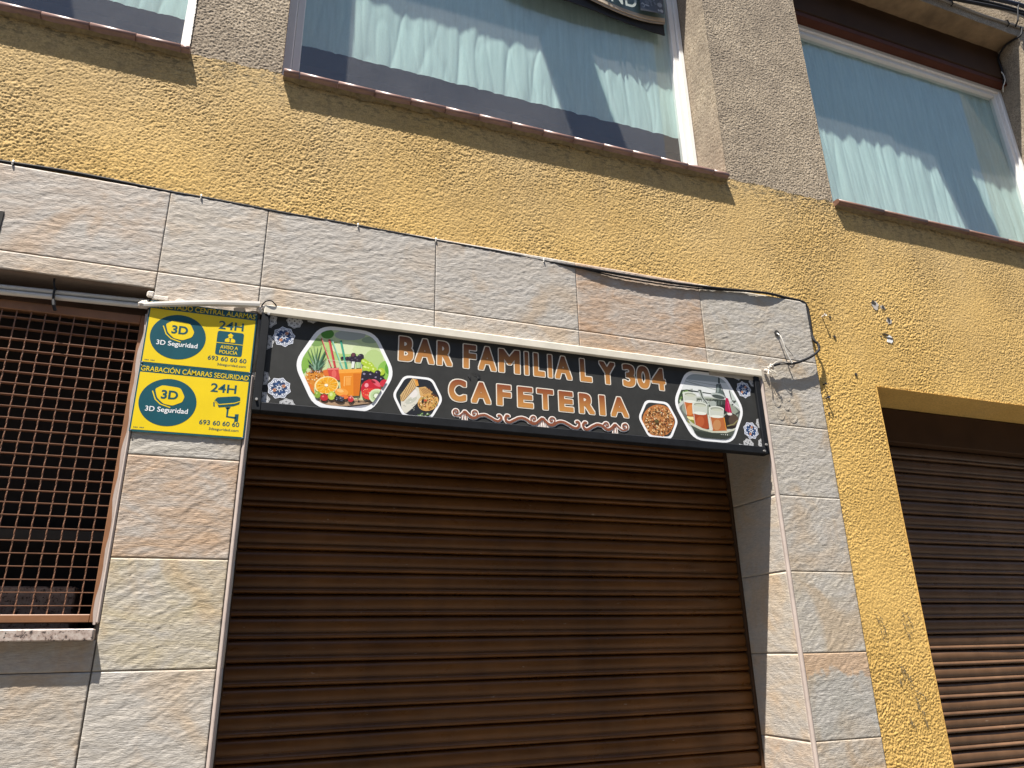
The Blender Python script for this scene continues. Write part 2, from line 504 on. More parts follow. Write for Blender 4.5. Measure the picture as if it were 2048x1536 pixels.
edge_f = SILL_Z - .004 + .010 * pn(gx * 14, gz * 0 + 3.3, 15) + .006 * pn(gx * 60, gz * 60, 16)
grey_f = gz > edge_f
grey_c = BZ > SILL_Z
o = plaster(fine & ~grey_f, coarse & ~grey_c, h_yellow, "yellow_plaster", M["yellow"], building)
o = plaster(fine & grey_f, coarse & grey_c, h_grey, "grey_plaster", M["grey"], building)
del solid, gx, gz, fine, grey_f, edge_f

# building shell behind the render: keeps daylight out of the rooms
b = MB()
b.add([(XA, .0, ZB), (XB, .0, ZB), (XB, 3, ZB), (XA, 3, ZB)], [(0, 1, 2, 3)])
b.add([(XA, .0, 0), (XA, .0, ZB), (XA, 3, ZB), (XA, 3, 0)], [(0, 1, 2, 3)])
b.add([(XB, .0, 0), (XB, .0, ZB), (XB, 3, ZB), (XB, 3, 0)], [(0, 1, 2, 3)])
b.add([(XA, 3, 0), (XB, 3, 0), (XB, 3, ZB), (XA, 3, ZB)], [(0, 1, 2, 3)])
b.add([(XA, 0.35, 3.30), (XB, 0.35, 3.30), (XB, 3, 3.30), (XA, 3, 3.30)], [(0, 1, 2, 3)])
b.build("room_shell", M["dark_room"], building)

def reveal(name, mat, x0, x1, z0, z1, depth, sides="LRTB", y0=.006):
    b = MB()
    if 'L' in sides: b.add([(x0, y0, z0), (x0, depth, z0), (x0, depth, z1), (x0, y0, z1)], [(0, 1, 2, 3)])
    if 'R' in sides: b.add([(x1, y0, z0), (x1, depth, z0), (x1, depth, z1), (x1, y0, z1)], [(3, 2, 1, 0)])
    if 'T' in sides: b.add([(x0, y0, z1), (x1, y0, z1), (x1, depth, z1), (x0, depth, z1)], [(0, 1, 2, 3)])
    if 'B' in sides: b.add([(x0, y0, z0), (x1, y0, z0), (x1, depth, z0), (x0, depth, z0)], [(3, 2, 1, 0)])
    return b.build(name, mat, building)

def rough_sheet(name, mat, org, ux, uy, nrm, lu, lv, step, hf):
    """displaced sheet spanned by ux, uy from org"""
    nu, nv = max(1, int(lu / step)), max(1, int(lv / step))
    u = np.linspace(0, lu, nu + 1); v = np.linspace(0, lv, nv + 1)
    U, Vv = np.meshgrid(u, v, indexing='ij')
    h = hf(U + 3.1, Vv + 7.7)
    Pp = np.array(org)[None, None] + U[..., None] * np.array(ux) + Vv[..., None] * np.array(uy) + h[..., None] * np.array(nrm)
    id_ = np.arange((nu + 1) * (nv + 1)).reshape(nu + 1, nv + 1)
    F = np.stack([id_[:-1, :-1].ravel(), id_[1:, :-1].ravel(), id_[1:, 1:].ravel(), id_[:-1, 1:].ravel()], -1)
    return np_mesh(name, Pp.reshape(-1, 3), F, mat, building)

# upper window openings: pebble render on the jambs
for (x0, x1) in W:
    rough_sheet("window_jamb", M["grey"], (x1, .004, WZ0), (0, 0, 1), (0, 1, 0), (-1, 0, 0), WZ1 - WZ0, .30, .006, h_grey)
    reveal("window_jamb", M["grey"], x0, x1, WZ0, WZ1, .32, "L")
    rough_sheet("lintel_soffit", M["soffit_tan"], (x0, .004, WZ1), (1, 0, 0), (0, 1, 0), (0, 0, -1), x1 - x0, .16, .012,
                lambda u, v: .004 * sstep(-.2, .6, pn(u * 14, v * 20, 21)))
    b = MB(); b.box(x0 + .002, x1 - .002, .150, .32, 5.19, WZ1 + .05, .004)
    b.build("roller_box", M["box_brown"], building)
    b = MB(); b.box(x0 + .002, x1 - .002, .155, .225, 5.150, 5.188, .004)
    b.build("roller_box_lip", M["red_brown"], building)
# openings of the right shutter and of the grille
reveal("shutter_reveal", M["yellow"], GAR[0], GAR[1], GAR[2], GAR[3], .34, "LRT", .004)
reveal("grille_reveal", M["brown_reveal"], GR[0], GR[1], GR[2], GR[3], .30, "LRTB", .0)
reveal("door_head", M["brown_reveal"], DOOR[0], DOOR[1], DOOR[2], DOOR[3], .32, "T", .03)

# ---- slate look cladding
clad = empty("stone_cladding", (1.0, 0, 1.5), building)
b = MB()
def bed(x0, x1, z0, z1, y=.0065): b.add([(x0, y, z0), (x1, y, z0), (x1, y, z1), (x0, y, z1)], [(0, 1, 2, 3)])
bed(-3.0, ST_X1, 2.718, ST_Z1 - .004); bed(-.341, -.004, 0, 2.717); bed(-3.0, GR[0], 0, 2.717); bed(GR[0], -.342, 0, 1.675)
bed(2.036, ST_X1, 0, 2.717)
b.build("tile_bed", M["joint"], clad)
_ts = [0]
def tile(x0, x1, z0, z1, col, ang=22, amp=1.0, plane=None, step=.0042):
    """one porcelain slate tile with cleft relief and its own thickness"""
    _ts[0] += 1; sd = _ts[0]
    g = .0011
    x0 += g; x1 -= g; z0 += g; z1 -= g
    visible = plane is not None or bool(in_view(np.array([x0, x1, x0, x1, (x0 + x1) / 2]), np.array([z0, z1, z1, z0, (z0 + z1) / 2]), .05).any())
    st = step if visible else .1
    nu, nv = max(1, int((x1 - x0) / st)), max(1, int((z1 - z0) / st))
    u = np.linspace(x0, x1, nu + 1); v = np.linspace(z0, z1, nv + 1)
    U, Vv = np.meshgrid(u, v, indexing='ij')
    a = math.radians(ang)
    p_ = U * math.cos(a) + Vv * math.sin(a) + sd * 3.7; q_ = -U * math.sin(a) + Vv * math.cos(a) + sd * 1.9
    q_ = q_ + .022 * pn(p_ * 7, q_ * 9, 31) + .008 * pn(p_ * 26, q_ * 30, 32)
    t_ = .5 + .55 * pn(p_ * 5, q_ * 24, 33) + .55 * pn(p_ * 14, q_ * 62, 34) + .40 * pn(p_ * 36, q_ * 115, 35)
    tt = t_ * 5.0
    terr = (np.floor(tt) + sstep(.45, 1.0, tt - np.floor(tt))) / 5.0
    h = amp * (.0008 * terr + .0005 * t_ + .0008 * pn(p_ * 55, q_ * 118, 36) + .0006 * np.abs(pn(p_ * 20, q_ * 85, 37)))
    e = np.minimum(np.minimum(U - x0, x1 - U), np.minimum(Vv - z0, z1 - Vv))
    h = h * (.4 + .6 * sstep(-.001, .0042, e))
    h = np.clip(h, -.0012, .0042)
    Pt = np.stack([U, -h, Vv], -1)
    id_ = np.arange((nu + 1) * (nv + 1)).reshape(nu + 1, nv + 1)
    F = np.stack([id_[:-1, :-1].ravel(), id_[1:, :-1].ravel(), id_[1:, 1:].ravel(), id_[:-1, 1:].ravel()], -1)
    # rim down to the bed
    ring = np.concatenate([id_[:, 0], id_[-1, 1:], id_[-2::-1, -1], id_[0, -2:0:-1]])
    Vt = Pt.reshape(-1, 3)
    low = Vt[ring].copy(); low[:, 1] = .0095
    n0 = len(Vt); r = len(ring)
    k = np.arange(r); k2 = (k + 1) % r
    F2 = np.stack([ring[k2], ring[k], n0 + k, n0 + k2], -1)
    Vt = np.concatenate([Vt, low]); F = np.concatenate([F, F2])
    if plane: Vt = plane(Vt)
    ob = np_mesh("tile", Vt, F, M["stone"], clad)
    ob.color = (col[0] * .88, col[1] * .828, col[2] * .755, 1)
    return ob
GREY, WARMG, BEIGE, TAN, YEL, ROSE, BLUE = (.47, .45, .42), (.46, .42, .365), (.47, .42, .35), (.46, .33, .23), (.47, .425, .31), (.47, .39, .335), (.38, .40, .40)
r0 = 2.780
for x0, x1, c, a in [(-1.53, -.932, WARMG, 10), (-.932, -.332, (.475, .415, .365), 8), (-.332, -.014, (.50, .465, .42), 12), (-.014, .597, (.46, .44, .415), 16),
                     (.597, 1.183, (.455, .435, .41), 18), (1.183, 1.775, (.45, .33, .24), 14), (1.775, 2.357, (.44, .42, .38), 20)]:
    tile(x0, x1, r0, ST_Z1, c, a)
for x0, x1, c, a in [(-1.53, -.932, TAN, 16), (-.932, -.332, (.50, .42, .34), 20), (-.332, -.014, (.52, .47, .42), 2), (-.014, .597, (.50, .47, .43), 10), (.597, 1.183, (.51, .475, .43), 26),
                     (1.183, 1.775, (.46, .35, .26), 14), (1.775, 2.357, (.455, .42, .365), 24)]:
    tile(x0, x1, 2.718 if x1 <= -.3 else 2.68 if x0 > -.1 and x1 < 2.0 else 2.66, r0, c, a)
zs = [0.055, .357, .660, .962, 1.264, 1.566, 1.868, 2.169, 2.471, 2.66]
lc = [GREY, GREY, TAN, GREY, (.50, .48, .45), (.49, .445, .335), (.47, .345, .245), (.47, .455, .42), (.49, .455, .42)]
rc = [GREY, BEIGE, GREY, (.45, .40, .335), (.385, .39, .38), (.455, .435, .39), (.45, .43, .395), (.44, .425, .39), (.45, .425, .375)]
for k in range(9):
    if k > 2:
        tile(-.331, -.018, zs[k], zs[k + 1], lc[k], [20, 14, 40, 18, 24, 30, 26, 20, 12][k])
        tb = tile(2.046, ST_X1, zs[k], zs[k + 1] if k < 8 else r0, rc[k], [20, 14, 40, 26, 20, 40, 30, 24, 22][k])
        if k == 4: tb["iron_band"] = 1.0; tb["label"] = "grey tile with an orange brown band along its upper edge"
    else:
        tile(-.331, -.018, zs[k], zs[k + 1], lc[k]); tile(2.046, ST_X1, zs[k], zs[k + 1], rc[k])
for x0, x1 in ((-1.53, -.932), (-.932, -.333)):
    for k in range(3, 5): tile(x0, x1, zs[k], zs[k + 1], [(.45, .41, .36), (.455, .42, .375)][k - 3], [30, 24][k - 3])
    tile(x0, x1, zs[5], 1.648, (.45, .39, .33), 18)
# right reveal of the door: half tiles facing the opening
def rev_plane(Vt):
    o = Vt.copy()
    o[:, 0] = 2.030 + Vt[:, 1]; o[:, 1] = Vt[:, 0]
    return o
for k in range(9):
    tile(.004, .330, zs[k], zs[k + 1], [GREY, BEIGE, GREY, (.60, .50, .41), (.60, .53, .45), (.60, .54, .46), (.60, .53, .45), (.58, .51, .43), (.56, .48, .40)][k], 24, 1.0, rev_plane, .007)
b = MB(); b.add([(2.040, .0, 0), (2.040, .34, 0), (2.040, .34, 2.7), (2.040, .0, 2.7)], [(3, 2, 1, 0)])
b.build("tile_bed", M["joint"], clad)
def rev_plane_l(Vt):
    o = Vt.copy(); o[:, 0] = -Vt[:, 1]; o[:, 1] = Vt[:, 0]
    return o
for k in range(9): tile(.004, .330, zs[k], zs[k + 1], GREY, 20, 1.0, rev_plane_l, .05)
# corner trims
def trim_profile(name, x0, x1, y0, y1, z0, z1, mat):
    b = MB(); b.box(x0, x1, y0, y1, z0, z1, min(.006, (x1 - x0) * .42)); return b.build(name, mat, building)
trim_profile("corner_trim", 2.0285, 2.0455, -.0085, .012, 0, 2.668, M["trim_pink"])
trim_profile("corner_trim", -.017, -.002, -.004, .014, 0, 2.46, M["trim_pink"])
trim_profile("corner_trim", -.3415, -.3325, -.004, .010, 1.690, 2.646, M["trim_pink"])
# ragged mortar squeezed out between the grille frame and the corner trim
b = MB()
n = 60
pr = [(-.3425 - .0045 * max(0, 1 + 1.1 * math.sin(i * .47) * math.sin(i * .19 + 1)) - .001 * random.random(), 1.687 + i * (.94 / n)) for i in range(n + 1)]
vs = [(x, -.001, z) for x, z in pr] + [(-.3415, -.001, z) for x, z in pr] + [(x, .04, z) for x, z in pr]
fs = [(i, i + n + 1, i + n + 2, i + 1) for i in range(n)] + [(i + 1, i + 1 + 2 * (n + 1), i + 2 * (n + 1), i) for i in range(n)]
b.add(vs, fs); b.build("mortar_joint", M["trim_pink"], building)

# ---- window sills of bull-nosed ceramic tiles
def sill(x0, x1, w_, mat, jit=.0009, off=0.0, parent_name="window_sill"):
    s_ = empty(parent_name, ((x0 + x1) / 2, 0, SILL_Z), building)
    prof = [(.20, 3.712), (.02, 3.706), (-.012, 3.7045), (-.021, 3.702), (-.0265, 3.697), (-.028, 3.690), (-.0265, 3.683), (-.022, 3.679), (-.012, 3.6785), (-.012, 3.676), (.012, 3.676)]
    x = x0 - off
    while x < x1 - .01:
        a, b_ = max(x, x0) + .0012, min(x + w_, x1) - .0012
        if b_ - a > .01:
            dy, dz = random.uniform(-jit, jit), random.uniform(-jit, jit)
            q = MB(); pr = [(y + dy, z + dz) for y, z in prof]
            q.prism_x(pr, a, b_)
            nn = len(pr)
            q.f.append(tuple(range(nn))); q.f.append(tuple(nn + i for i in range(nn - 1, -1, -1))); q.c += [None, None]
            ob = q.build("tile", mat, s_)
            ob.data.polygons.foreach_set("use_smooth", [len(f.vertices) == 4 for f in ob.data.polygons])
        x += w_
    # ragged mortar under the tiles
    q = MB(); nseg = int((x1 - x0) / .03)
    top, bot = [], []
    for i in range(nseg + 1):
        xx = x0 + (x1 - x0) * i / nseg
        d = max(0, random.gauss(.004, .005))
        top.append((xx, -.013 + random.uniform(0, .006), 3.6765)); bot.append((xx, .004, 3.668 - d))
    vs = top + bot; nn = nseg + 1
    q.add(vs, [(i, i + nn, i + nn + 1, i + 1) for i in range(nseg)])
    q.build("mortar_bed", M["mortar"], s_)
    return s_
tag(sill(-2.42, -.344, .1475, M["sill_tile"], off=.02), "reddish brown ceramic tile sill at the top left corner")
tag(sill(-.016, 2.006, .1445, M["sill_tile"], off=.085), "reddish brown tile sill under the curtained window above the bar sign")
tag(sill(2.660, 4.62, .30, M["sill_dark"], .0008), "dark brown sill under the window at the upper right")

# ---- windows
def window(x0, x1, label):
    wd = empty("window", ((x0 + x1) / 2, .24, 3.7), building)
    tag(wd, label)
    z0, z1 = 3.70, 5.150
    b = MB()
    fo = .055
    for (a0, a1, c0, c1) in ((x0 - .01, x0 + .034, z0, z1), (x1 - .034, x1 - .004, z0, z1)):
        b.box(a0, a1, .205, .270, c0, c1, .004)
    b.box(x0 + .034, x1 - .034, .205, .270, z1 - .032, z1, .004)
    b.box(x0 + .034, x1 - .034, .205, .270, z0, z0 + .04, .004)
    b.build("frame", M["frame_white"], wd)
    b = MB()
    b.box(x0 + .0345, x0 + .066, .217, .262, z0 + .041, z1 - .033, .003)
    b.box(x1 - .066, x1 - .0345, .217, .262, z0 + .041, z1 - .033, .003)
    b.box(x0 + .0665, x1 - .0665, .217, .262, z1 - .062, z1 - .033, .003)
    b.box(x0 + .0665, x1 - .0665, .217, .262, z0 + .041, z0 + .075, .003)
    b.build("sash", M["frame_white"], wd)
    b = MB()
    b.add([(x0 + .06, .240, z0 + .06), (x1 - .06, .240, z0 + .06), (x1 - .06, .240, z1 - .05), (x0 + .06, .240, z1 - .05)], [(0, 1, 2, 3)])
    b.add([(x0 + .06, .244, z0 + .06), (x1 - .06, .244, z0 + .06), (x1 - .06, .244, z1 - .05), (x0 + .06, .244, z1 - .05)], [(3, 2, 1, 0)])
    pn_ = b.build("pane", M["glass"], wd)
    pn_.data.materials.append(M["glass_back"]); pn_.data.polygons[1].material_index = 1
    return wd
window(*W[0], "white framed window cut off at the top left corner")
window(*W[1], "white framed window above the bar sign")
window(*W[2], "white framed window at the upper right under a brown box")

# ---- curtains
def curtain(x0, x1, zb, zt, seed, label, fold=1.0, skew=0.0):
    nu, nv = 420, 50
    u = np.linspace(0, 1, nu + 1); v = np.linspace(0, 1, nv + 1)
    U, Vv = np.meshgrid(u, v, indexing='ij')
    X = x0 + (x1 - x0) * U + skew * (1 - Vv) * U
    Xs = X - skew * .4 * (1 - Vv)
    z = zt + (zb - zt) * (1 - Vv)
    dens = 7 + 2.5 * pn(U * 3.3 + seed, Vv * 0 + .5, 41)
    wv = pn(Xs * 13 + seed * 5 + .5 * pn(U * 4, Vv * 2, 44), Vv * .55 + seed, 42)
    w2 = pn(Xs * 34 + seed * 2, Vv * .9 + 3, 43)
    w3 = pn(Xs * 5, Vv * 1.6 + seed, 45)
    y = .2565 - fold * (.30 + .70 * np.minimum(1, Vv * 2.5)) * (.0072 * np.abs(wv) ** .8 * np.sign(wv) + .0026 * w2 + .005 * w3)
    cr = 1 - np.abs(pn(Xs * 7.5 + seed + .6 * pn(U * 3, Vv * 1.5, 47), Vv * 1.1, 46))
    y = y + .006 * np.maximum(0, cr) ** 9 + .003 * np.maximum(0, 1 - np.abs(pn(Xs * 16 + .8 * Vv, Vv * 2, 48))) ** 8
    y = np.maximum(y, .2455)
    Pt = np.stack([X, y, z], -1).reshape(-1, 3)
    id_ = np.arange((nu + 1) * (nv + 1)).reshape(nu + 1, nv + 1)
    F = np.stack([id_[:-1, :-1].ravel(), id_[1:, :-1].ravel(), id_[1:, 1:].ravel(), id_[:-1, 1:].ravel()], -1)
    o = np_mesh("curtain", Pt, F, M["curtain"])
    tag(o, label, "curtain", "mint curtains behind the upper windows")
curtain(-2.34, -.395, 4.082, 5.13, 2.1, "pale mint curtain in the window at the top left corner, only its lower end showing")
curtain(.02, 1.985, 4.10, 5.13, 5.7, "pale mint curtain ending above the glass edge in the window over the bar sign")
curtain(2.70, 4.575, 3.76, 5.12, 9.3, "pale mint curtain in the upper right window, reaching down to the dark sill", 1.1, .06)

# ---- brackets added out of view above the windows to cast shade across the curtains
for x0, lab in ((.765, "over the middle window"), (3.405, "over the right window"), (-1.66, "over the left window")):
    b = MB()
    b.box(x0, x0 + .285, -.44, .012, 5.90, 5.96, .006)
    o = b.build("shadow_caster", M["grey"], building)

# ================================================================== SHUTTERS
def shutter(name, label, x0, x1, ztop, pitch, yb, prof, mat, nrows, guide=True):
    r = empty(name, ((x0 + x1) / 2, yb, 0))
    tag(r, label, "roller shutter", "brown roller shutters")
    xs = [x0 + (x1 - x0) * i / 14 for i in range(15)]
    n = len(prof)
    meshes = []
    for v in range(4):                                     # four slightly different slats, shared in turn
        ph = random.uniform(0, 6)
        vs = []
        for i, x in enumerate(xs):
            d = .0012 * math.sin(i * .9 + ph) + .0008 * math.sin(i * 2.3 + ph * 2)
            t = .0006 * math.sin(i * .7 + ph * 3)
            vs += [(x, yb + y + d, z + t) for y, z in prof]
        fs = [(i * n + k, (i + 1) * n + k, (i + 1) * n + k + 1, i * n + k + 1) for i in range(len(xs) - 1) for k in range(n - 1)]
        me = bpy.data.meshes.new("slat"); me.from_pydata(vs, [], fs); me.materials.append(mat)
        me.polygons.foreach_set("use_smooth", [True] * len(fs)); me.update()
        meshes.append(me)
    for k in range(nrows):
        o = link("slat", meshes[(k * 7 + k // 3) % 4], None, r)
        o.location = (0, random.uniform(-.0008, .0008), ztop - k * pitch)
    return r
P1 = .0728
prof1 = [(.012, .004), (.004, .0005), (-.0035, -.004), (-.0068, -.010), (-.0085, -.018), (-.0090, -.027), (-.0082, -.036), (-.0055, -.0435),
         (-.0020, -.0465), (-.0030, -.0485), (-.0085, -.052), (-.0118, -.0570), (-.0122, -.0615), (-.0100, -.0650), (-.0050, -.0672), (.003, -.0680), (.012, -.0700)]
sh1 = shutter("roller_shutter", "wide glossy brown roller shutter under the black bar sign", -.004, 2.034, 2.4455, P1, .300, prof1, M["slat"], 33)
P2 = .0693
s = P2 / P1
prof2 = [(y * 1.05, z * s) for y, z in prof1]
sh2 = shutter("roller_shutter", "greyish brown roller shutter in the yellow walled opening at the right edge", GAR[0] + .01, GAR[1] - .01, 2.528, P2, .292, prof2, M["slat_grey"], 36)
b = MB(); b.box(GAR[0] + .004, GAR[1] - .004, .235, .33, 2.530, GAR[3] - .002, .005); b.build("housing", M["box_brown"], sh2)
b = MB(); b.box(-.01, 2.04, .27, .36, 2.455, 2.72, .004); b.build("housing", M["box_brown"], sh1)

b = MB(); b.box(2.0155, 2.0285, .281, .34, 0, 2.60, .002); b.build("guide_shadow_strip", M["box_brown"], sh1)  # dark guide strips, painting in the shadow line where the slats end
b = MB(); b.box(.0015, .006, .281, .34, 0, 2.60, .001); b.build("guide_shadow_strip", M["box_brown"], sh1)

# ================================================================== WINDOW GRILLE
gr = empty("window_grille", (-1.04, .05, 1.70))
tag(gr, "rust brown window grille of fine square mesh beside the yellow alarm signs", "grille")
b = MB()
fx0, fx1, fz0, fz1 = -1.745, -.346, 1.694, 2.640
fw = .0185
b.box(fx1 - fw, fx1, .044, .074, fz0, fz1, .002); b.box(fx0, fx0 + fw, .044, .074, fz0, fz1, .002)
b.box(fx0 + fw, fx1 - fw, .0442, .0738, fz0, fz0 + .0225, .002); b.box(fx0 + fw, fx1 - fw, .0442, .0738, fz1 - .03, fz1, .002)
b.build("frame", M["grille"], gr)
# twisted upright bars
def twisted():
    q = MB(); nseg = 118; z0, z1 = fz0 + .02, fz1 - .028; r = .0022
    vs = []
    for i in range(nseg + 1):
        a = i * math.pi / 6.5
        for k in range(4): vs.append((r * math.cos(a + k * math.pi / 2), r * math.sin(a + k * math.pi / 2), z0 + (z1 - z0) * i / nseg))
    q.add(vs, [(i * 4 + k, i * 4 + (k + 1) % 4, i * 4 + 4 + (k + 1) % 4, i * 4 + 4 + k) for i in range(nseg) for k in range(4)])
    me = bpy.data.meshes.new("upright_bar"); me.from_pydata(q.v, [], q.f); me.materials.append(M["grille_bar"]); me.update()
    return me
tw = twisted()
x = -.3945
while x > fx0 + .02:
    o = link("upright_bar", tw, None, gr); o.location = (x + random.uniform(-.0008, .0008), .0500, 0); x -= .0389
q = MB(); q.box(fx0 + fw, fx1 - fw, .0480, .0660, -.0010, .0010)
me = bpy.data.meshes.new("cross_bar"); me.from_pydata(q.v, [], q.f); me.materials.append(M["grille_bar"]); me.update()
z = 1.740
while z < fz1 - .035:
    o = link("cross_bar", me, None, gr); o.location = (0, 0, z); o.rotation_euler = (0, random.uniform(-.0008, .0008), 0); z += .0353
# behind the grille: inner window rail and ledge
b = MB(); b.box(GR[0], GR[1] - .01, .215, .25, 1.94, 1.972, .003); b.build("inner_rail", plain("dull_aluminium", (.055, .055, .05), .6), building)
b = MB(); b.box(GR[0], -.43, .16, .29, 1.677, 1.80, .004); b.build("inner_ledge", M["granite"], building)
b = MB(); b.box(GR[0], GR[1], .29, .30, 1.676, 2.717); b.build("dark_room_sheet", M["dark_room"], building)  # near-black sheet paints in the darkness of the room behind
# granite sill
b = MB(); b.box(GR[0] - .02, -.338, -.030, .29, 1.645, 1.676, .003)
o = b.build("window_sill", M["granite"], building); tag(o, "speckled granite sill under the rust brown grille")

# ================================================================== BAR SIGN
SY = .003
sign = empty("bar_sign", (1.01, 0, 2.335))
tag(sign, "black bar sign with caramel lettering and food pictures above the brown shutter", "sign")
b = MB(); b.box(.016, 2.012, SY, .028, 2.345, 2.684); b.build("board", M["sign_board"], sign)
b = MB()
b.box(.001, .0275, -.013, .030, 2.336, 2.690, .002); b.box(1.996, 2.0205, -.010, .030, 2.336, 2.690, .002)
b.box(.0275, 1.996, -.012, .030, 2.336, 2.3655, .002); b.box(.0275, 1.996, -.004, .030, 2.678, 2.690, .001)
b.build("frame", M["black_frame"], sign)
b = MB()
for (x_, z_) in ((.012, 2.372), (.022, 2.675), (2.004, 2.374), (1.99, 2.346)):
    b.tube([(x_, -.012, z_), (x_, -.0185, z_)], [.005, .0042], 10)
b.build("bolt", M["screw_metal"], sign)

# --- flat print helpers (x, z on the board; every layer a hair in front of the last)
def decode(txt, org):
    out = []
    sc = 1 / 5000.0
    for it in txt.split('|'):
        tok = it.split(' ')
        pts = [tuple(int(q) * sc for q in t.split(',')) for t in tok[2:]]
        pts = [(p[0] + org[0], p[1] + org[1]) for p in pts]
        out.append((tok[0], tok[1], pts))
    return out
def area(p): return sum(p[i][0] * p[(i + 1) % len(p)][1] - p[(i + 1) % len(p)][0] * p[i][1] for i in range(len(p))) / 2
def ribbon(pts, w0, w1):
    n = len(pts); L = []; R = []
    for i in range(n):
        a = pts[max(0, i - 1)]; c = pts[min(n - 1, i + 1)]
        dx, dz = c[0] - a[0], c[1] - a[1]; l = math.hypot(dx, dz) or 1e-9
        ww = (w0 + (w1 - w0) * i / max(1, n - 1)) / 2
        L.append((pts[i][0] - dz / l * ww, pts[i][1] + dx / l * ww)); R.append((pts[i][0] + dz / l * ww, pts[i][1] - dx / l * ww))
    return [[L[i], L[i + 1], R[i + 1], R[i]] for i in range(n - 1)]
def disc(cx, cz, rx, rz=None, n=24, a0=0.0):
    rz = rz or rx
    return [(cx + rx * math.cos(a0 + 2 * math.pi * i / n), cz + rz * math.sin(a0 + 2 * math.pi * i / n)) for i in range(n)]
def clip(poly, win):
    """Sutherland-Hodgman against a convex window (counter clockwise)"""
    out = poly
    for i in range(len(win)):
        a, b_ = win[i], win[(i + 1) % len(win)]
        if not out: return []
        inp, out = out, []
        for j in range(len(inp)):
            p, q = inp[j - 1], inp[j]
            sp_ = (b_[0] - a[0]) * (p[1] - a[1]) - (b_[1] - a[1]) * (p[0] - a[0])
            sq = (b_[0] - a[0]) * (q[1] - a[1]) - (b_[1] - a[1]) * (q[0] - a[0])
            if (sp_ >= 0) != (sq >= 0):
                t_ = sp_ / (sp_ - sq); out.append((p[0] + t_ * (q[0] - p[0]), p[1] + t_ * (q[1] - p[1])))
            if sq >= 0: out.append(q)
    return out
class Print:
    def __init__(s, y): s.b = MB(); s.y = y; s.dy = 0.0
    def poly(s, pts, col, step=1e-5):
        if len(pts) < 3: return
        if area(pts) < 0: pts = pts[::-1]
        s.dy += step
        y = s.y - s.dy
        s.b.add([(p[0], y, p[1]) for p in pts], [tuple(range(len(pts)))], col)
    def build(s, name, parent): return s.b.build(name, M["print"], parent, cols=True)
def play(pr, items, win=None):
    for c, k, pts in items:
        col = lin(c, .86)
        if k[0] == 'e':
            n = int(k[1:]); (cx, cz), (ax, az), (bx_, bz_) = pts
            polys = [[(cx + (ax - cx) * math.cos(t) + (bx_ - cx) * math.sin(t), cz + (az - cz) * math.cos(t) + (bz_ - cz) * math.sin(t)) for t in [2 * math.pi * i / n for i in range(n)]]]
        elif k[0] == 'l':
            w0, w1 = [float(q) / 5000 for q in k[1:].split('/')]
            if win is None:
                for _ in range(2 if len(pts) < 15 else 1):
                    q = [pts[0]]
                    for a, c2 in zip(pts, pts[1:]): q += [(a[0] * .75 + c2[0] * .25, a[1] * .75 + c2[1] * .25), (a[0] * .25 + c2[0] * .75, a[1] * .25 + c2[1] * .75)]
                    q.append(pts[-1]); pts = q
            polys = ribbon(pts, w0, w1)
            if win is None: polys += [disc(pts[0][0], pts[0][1], w0 / 2, n=10), disc(pts[-1][0], pts[-1][1], w1 / 2, n=10)]
        else: polys = [pts]
        for i, q in enumerate(polys):
            if win:
                if area(q) < 0: q = q[::-1]
                q = clip(q, win)
            pr.poly(q, col, 1e-5 if i == 0 else 1e-6)
def rounded(pts, n=4, r=.35):
    out = []
    m_ = len(pts)
    for i in range(m_):
        a, p, c = pts[i - 1], pts[i], pts[(i + 1) % m_]
        s_ = (p[0] + (a[0] - p[0]) * r, p[1] + (a[1] - p[1]) * r); e_ = (p[0] + (c[0] - p[0]) * r, p[1] + (c[1] - p[1]) * r)
        for k in range(n + 1):
            t = k / n
            out.append(tuple((1 - t) ** 2 * s_[d] + 2 * t * (1 - t) * p[d] + t * t * e_[d] for d in (0, 1)))
    return out
def hexagon(cx, cz, hw, hh, flat, rad):
    p = [(cx - flat, cz + hh), (cx - hw, cz), (cx - flat, cz - hh), (cx + flat, cz - hh), (cx + hw, cz), (cx + flat, cz + hh)]
    return rounded(p, 5, rad)
BOTTOM = [(-1, 2.3662), (4, 2.3662), (4, 2.6775), (-1, 2.6775)]
def picture(name, hexa, inner, items, lab):
    pr = Print(SY - .0006)
    pr.poly(clip(hexa, BOTTOM), (.80, .80, .80))
    win = clip(inner, BOTTOM)
    play(pr, items, win)
    o = pr.build(name, sign); tag(o, lab)
